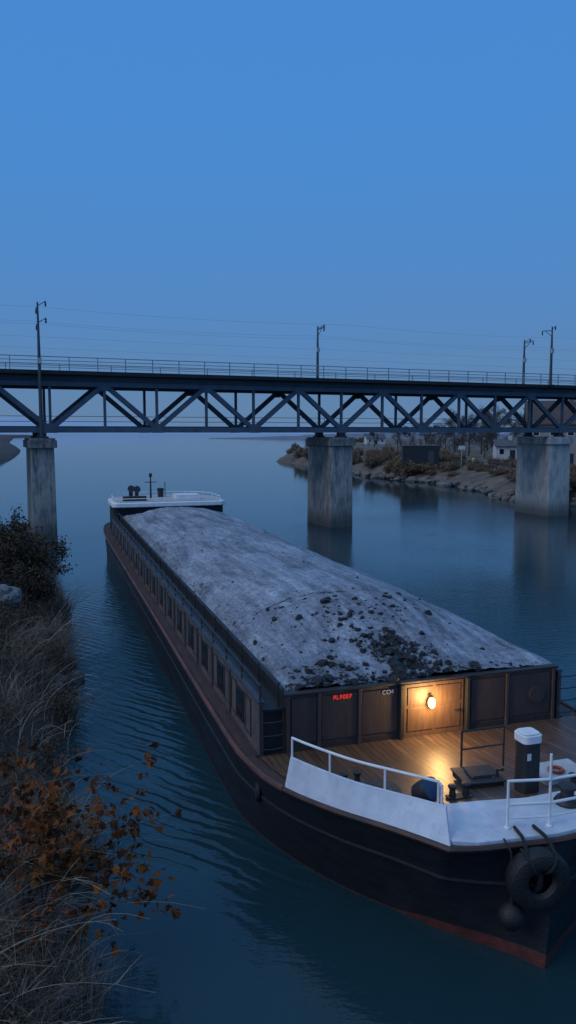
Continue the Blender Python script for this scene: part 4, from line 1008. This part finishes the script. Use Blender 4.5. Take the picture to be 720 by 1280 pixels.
# ------------------------------------------------------------------ buildings
def house(px, Y, wd, dp, hh, rh, wm, rm, label, nwin=3, rz=.2, z0=2.7, floors=1, cat='house'):
    q = at_y(px, 560, Y); t = empty('house', (q.x, Y, z0), rz, label, cat)
    m = MB(); m.box(-wd/2, wd/2, 0, dp, -.6, hh)
    a = [m.pt(p) for p in ((-wd/2,0,hh),(-wd/2,dp,hh),(-wd/2,dp/2,hh+rh))]; m.f.append(a); a = [m.pt(p) for p in ((wd/2,0,hh),(wd/2,dp,hh),(wd/2,dp/2,hh+rh))]; m.f.append(a)
    m.build('wall', wm, t)
    m = MB(); e = .35
    for s in (0, 1):
        y0, y1 = (-e, dp/2) if s == 0 else (dp + e, dp/2); za = hh - e * rh / (dp/2)
        top = [(-wd/2 - e, y0, za), (wd/2 + e, y0, za), (wd/2 + e, y1, hh + rh), (-wd/2 - e, y1, hh + rh)]
        a = [m.pt((p[0], p[1], p[2] + .03)) for p in top]; b = [m.pt((p[0], p[1], p[2] + .18)) for p in top]
        m.f.append(a[::-1]); m.f.append(b)
        for j in range(4): m.f.append([a[j], a[(j+1) % 4], b[(j+1) % 4], b[j]])
    rf = m.build('roof', rm, t)
    m = MB(); m.box(wd*.22 - .3, wd*.22 + .3, dp/2 - .3, dp/2 + .3, hh + rh - .5, hh + rh + .9); m.build('chimney', wm, rf)
    for fl in range(floors):
        for k in range(nwin):
            x = -wd/2 + wd * (k + .5) / nwin; zz = hh / floors * fl + hh / floors * .42
            if fl == 0 and k == nwin // 2:
                m = MB(); m.box(x - .5, x + .5, -.04, -.003, 0, 2.05); m.build('door', M['black'], t); continue
            m = MB(); m.box(x - .5, x + .5, -.05, -.003, zz, zz + 1.15); wf = m.build('window', M['white'], t)
            m = MB(); m.box(x - .42, x + .42, -.06, -.051, zz + .08, zz + 1.07); m.build('pane', M['glass'], wf)
    return t
house(702, 118, 10, 8, 6.6, 3.4, M['wallc'], M['tile'], 'big grey house with a dark tiled roof behind the right end of the bridge', 4, -.25, 2.7, 2)
house(634, 146, 4.0, 4, 2.8, 1.0, M['wallw'], M['slate'], 'small white house just left of the broad right pier', 2, -.1, 2.6)
house(470, 330, 8, 6, 2.8, 1.8, M['wallw'], M['slate'], 'distant white house farthest left on the right bank', 3, .1, 2.6)
# container hut
q = at_y(526, 578, 128); t = empty('shipping_container', (q.x, 128, 2.6), -.05, 'dark box container standing on the right bank beneath the trees', 'container')
m = MB(); m.box(-3.0, 3.0, 0, 2.5, -.4, 3.1)
for k in range(20): x = -2.85 + k * .30; m.box(x - .07, x + .07, -.05, -.002, .25, 2.95)
m.build('body', M['cont'], t)
m = MB(); m.box(-3.1, 3.1, -.08, 2.6, 3.102, 3.22); m.build('roof', M['slate'], t, bevel=.02)
m = MB(); m.box(1.2, 2.1, -.07, -.053, .2, 2.3); m.build('door', M['mast'], t)
# sign post
q = at_y(577, 572, 125); t = empty('sign_post', (q.x, 125, 2.5), 0, 'slim post with a small white board on the right bank', 'sign post')
m = MB(); m.tube([(0,0,-.3),(0,0,3.3)], .07, 8); m.build('post', M['galv'], t)
m = MB(); m.box(-.55, .55, -.12, -.075, 2.7, 3.3); m.build('board', M['sunlit'], t, bevel=.02)
q = at_y(592, 572, 124); t = empty('marker_post', (q.x, 124, 2.5), 0, 'short yellow marker post right of the white board on the right bank', 'post')
m = MB(); m.lathe([(.2,-.3),(.2,.9),(.26,.95),(.26,1.25),(.1,1.4)], 12); m.build('post', M['yellow'], t, smooth=True)
# low fence on the right bank
q0 = at_y(548, 575, 132); q1 = at_y(640, 575, 112)
t = empty('fence', (q0.x, 132, 2.6), math.atan2(112 - 132, q1.x - q0.x), 'low dark rail fence along the top of the right bank', 'fence'); Ln = (Vector((q1.x, 112)) - Vector((q0.x, 132))).length
m = MB()
for dz in (.45, .85): m.tube([(0,0,dz),(Ln,0,dz)], .05, 5)
m.build('fence_rail', M['mast'], t)
for k in range(12):
    m = MB(); x = Ln * k / 11; m.box(x - .06, x + .06, -.06, .06, -.4, 1.0); m.build('fence_post', M['mast'], t)
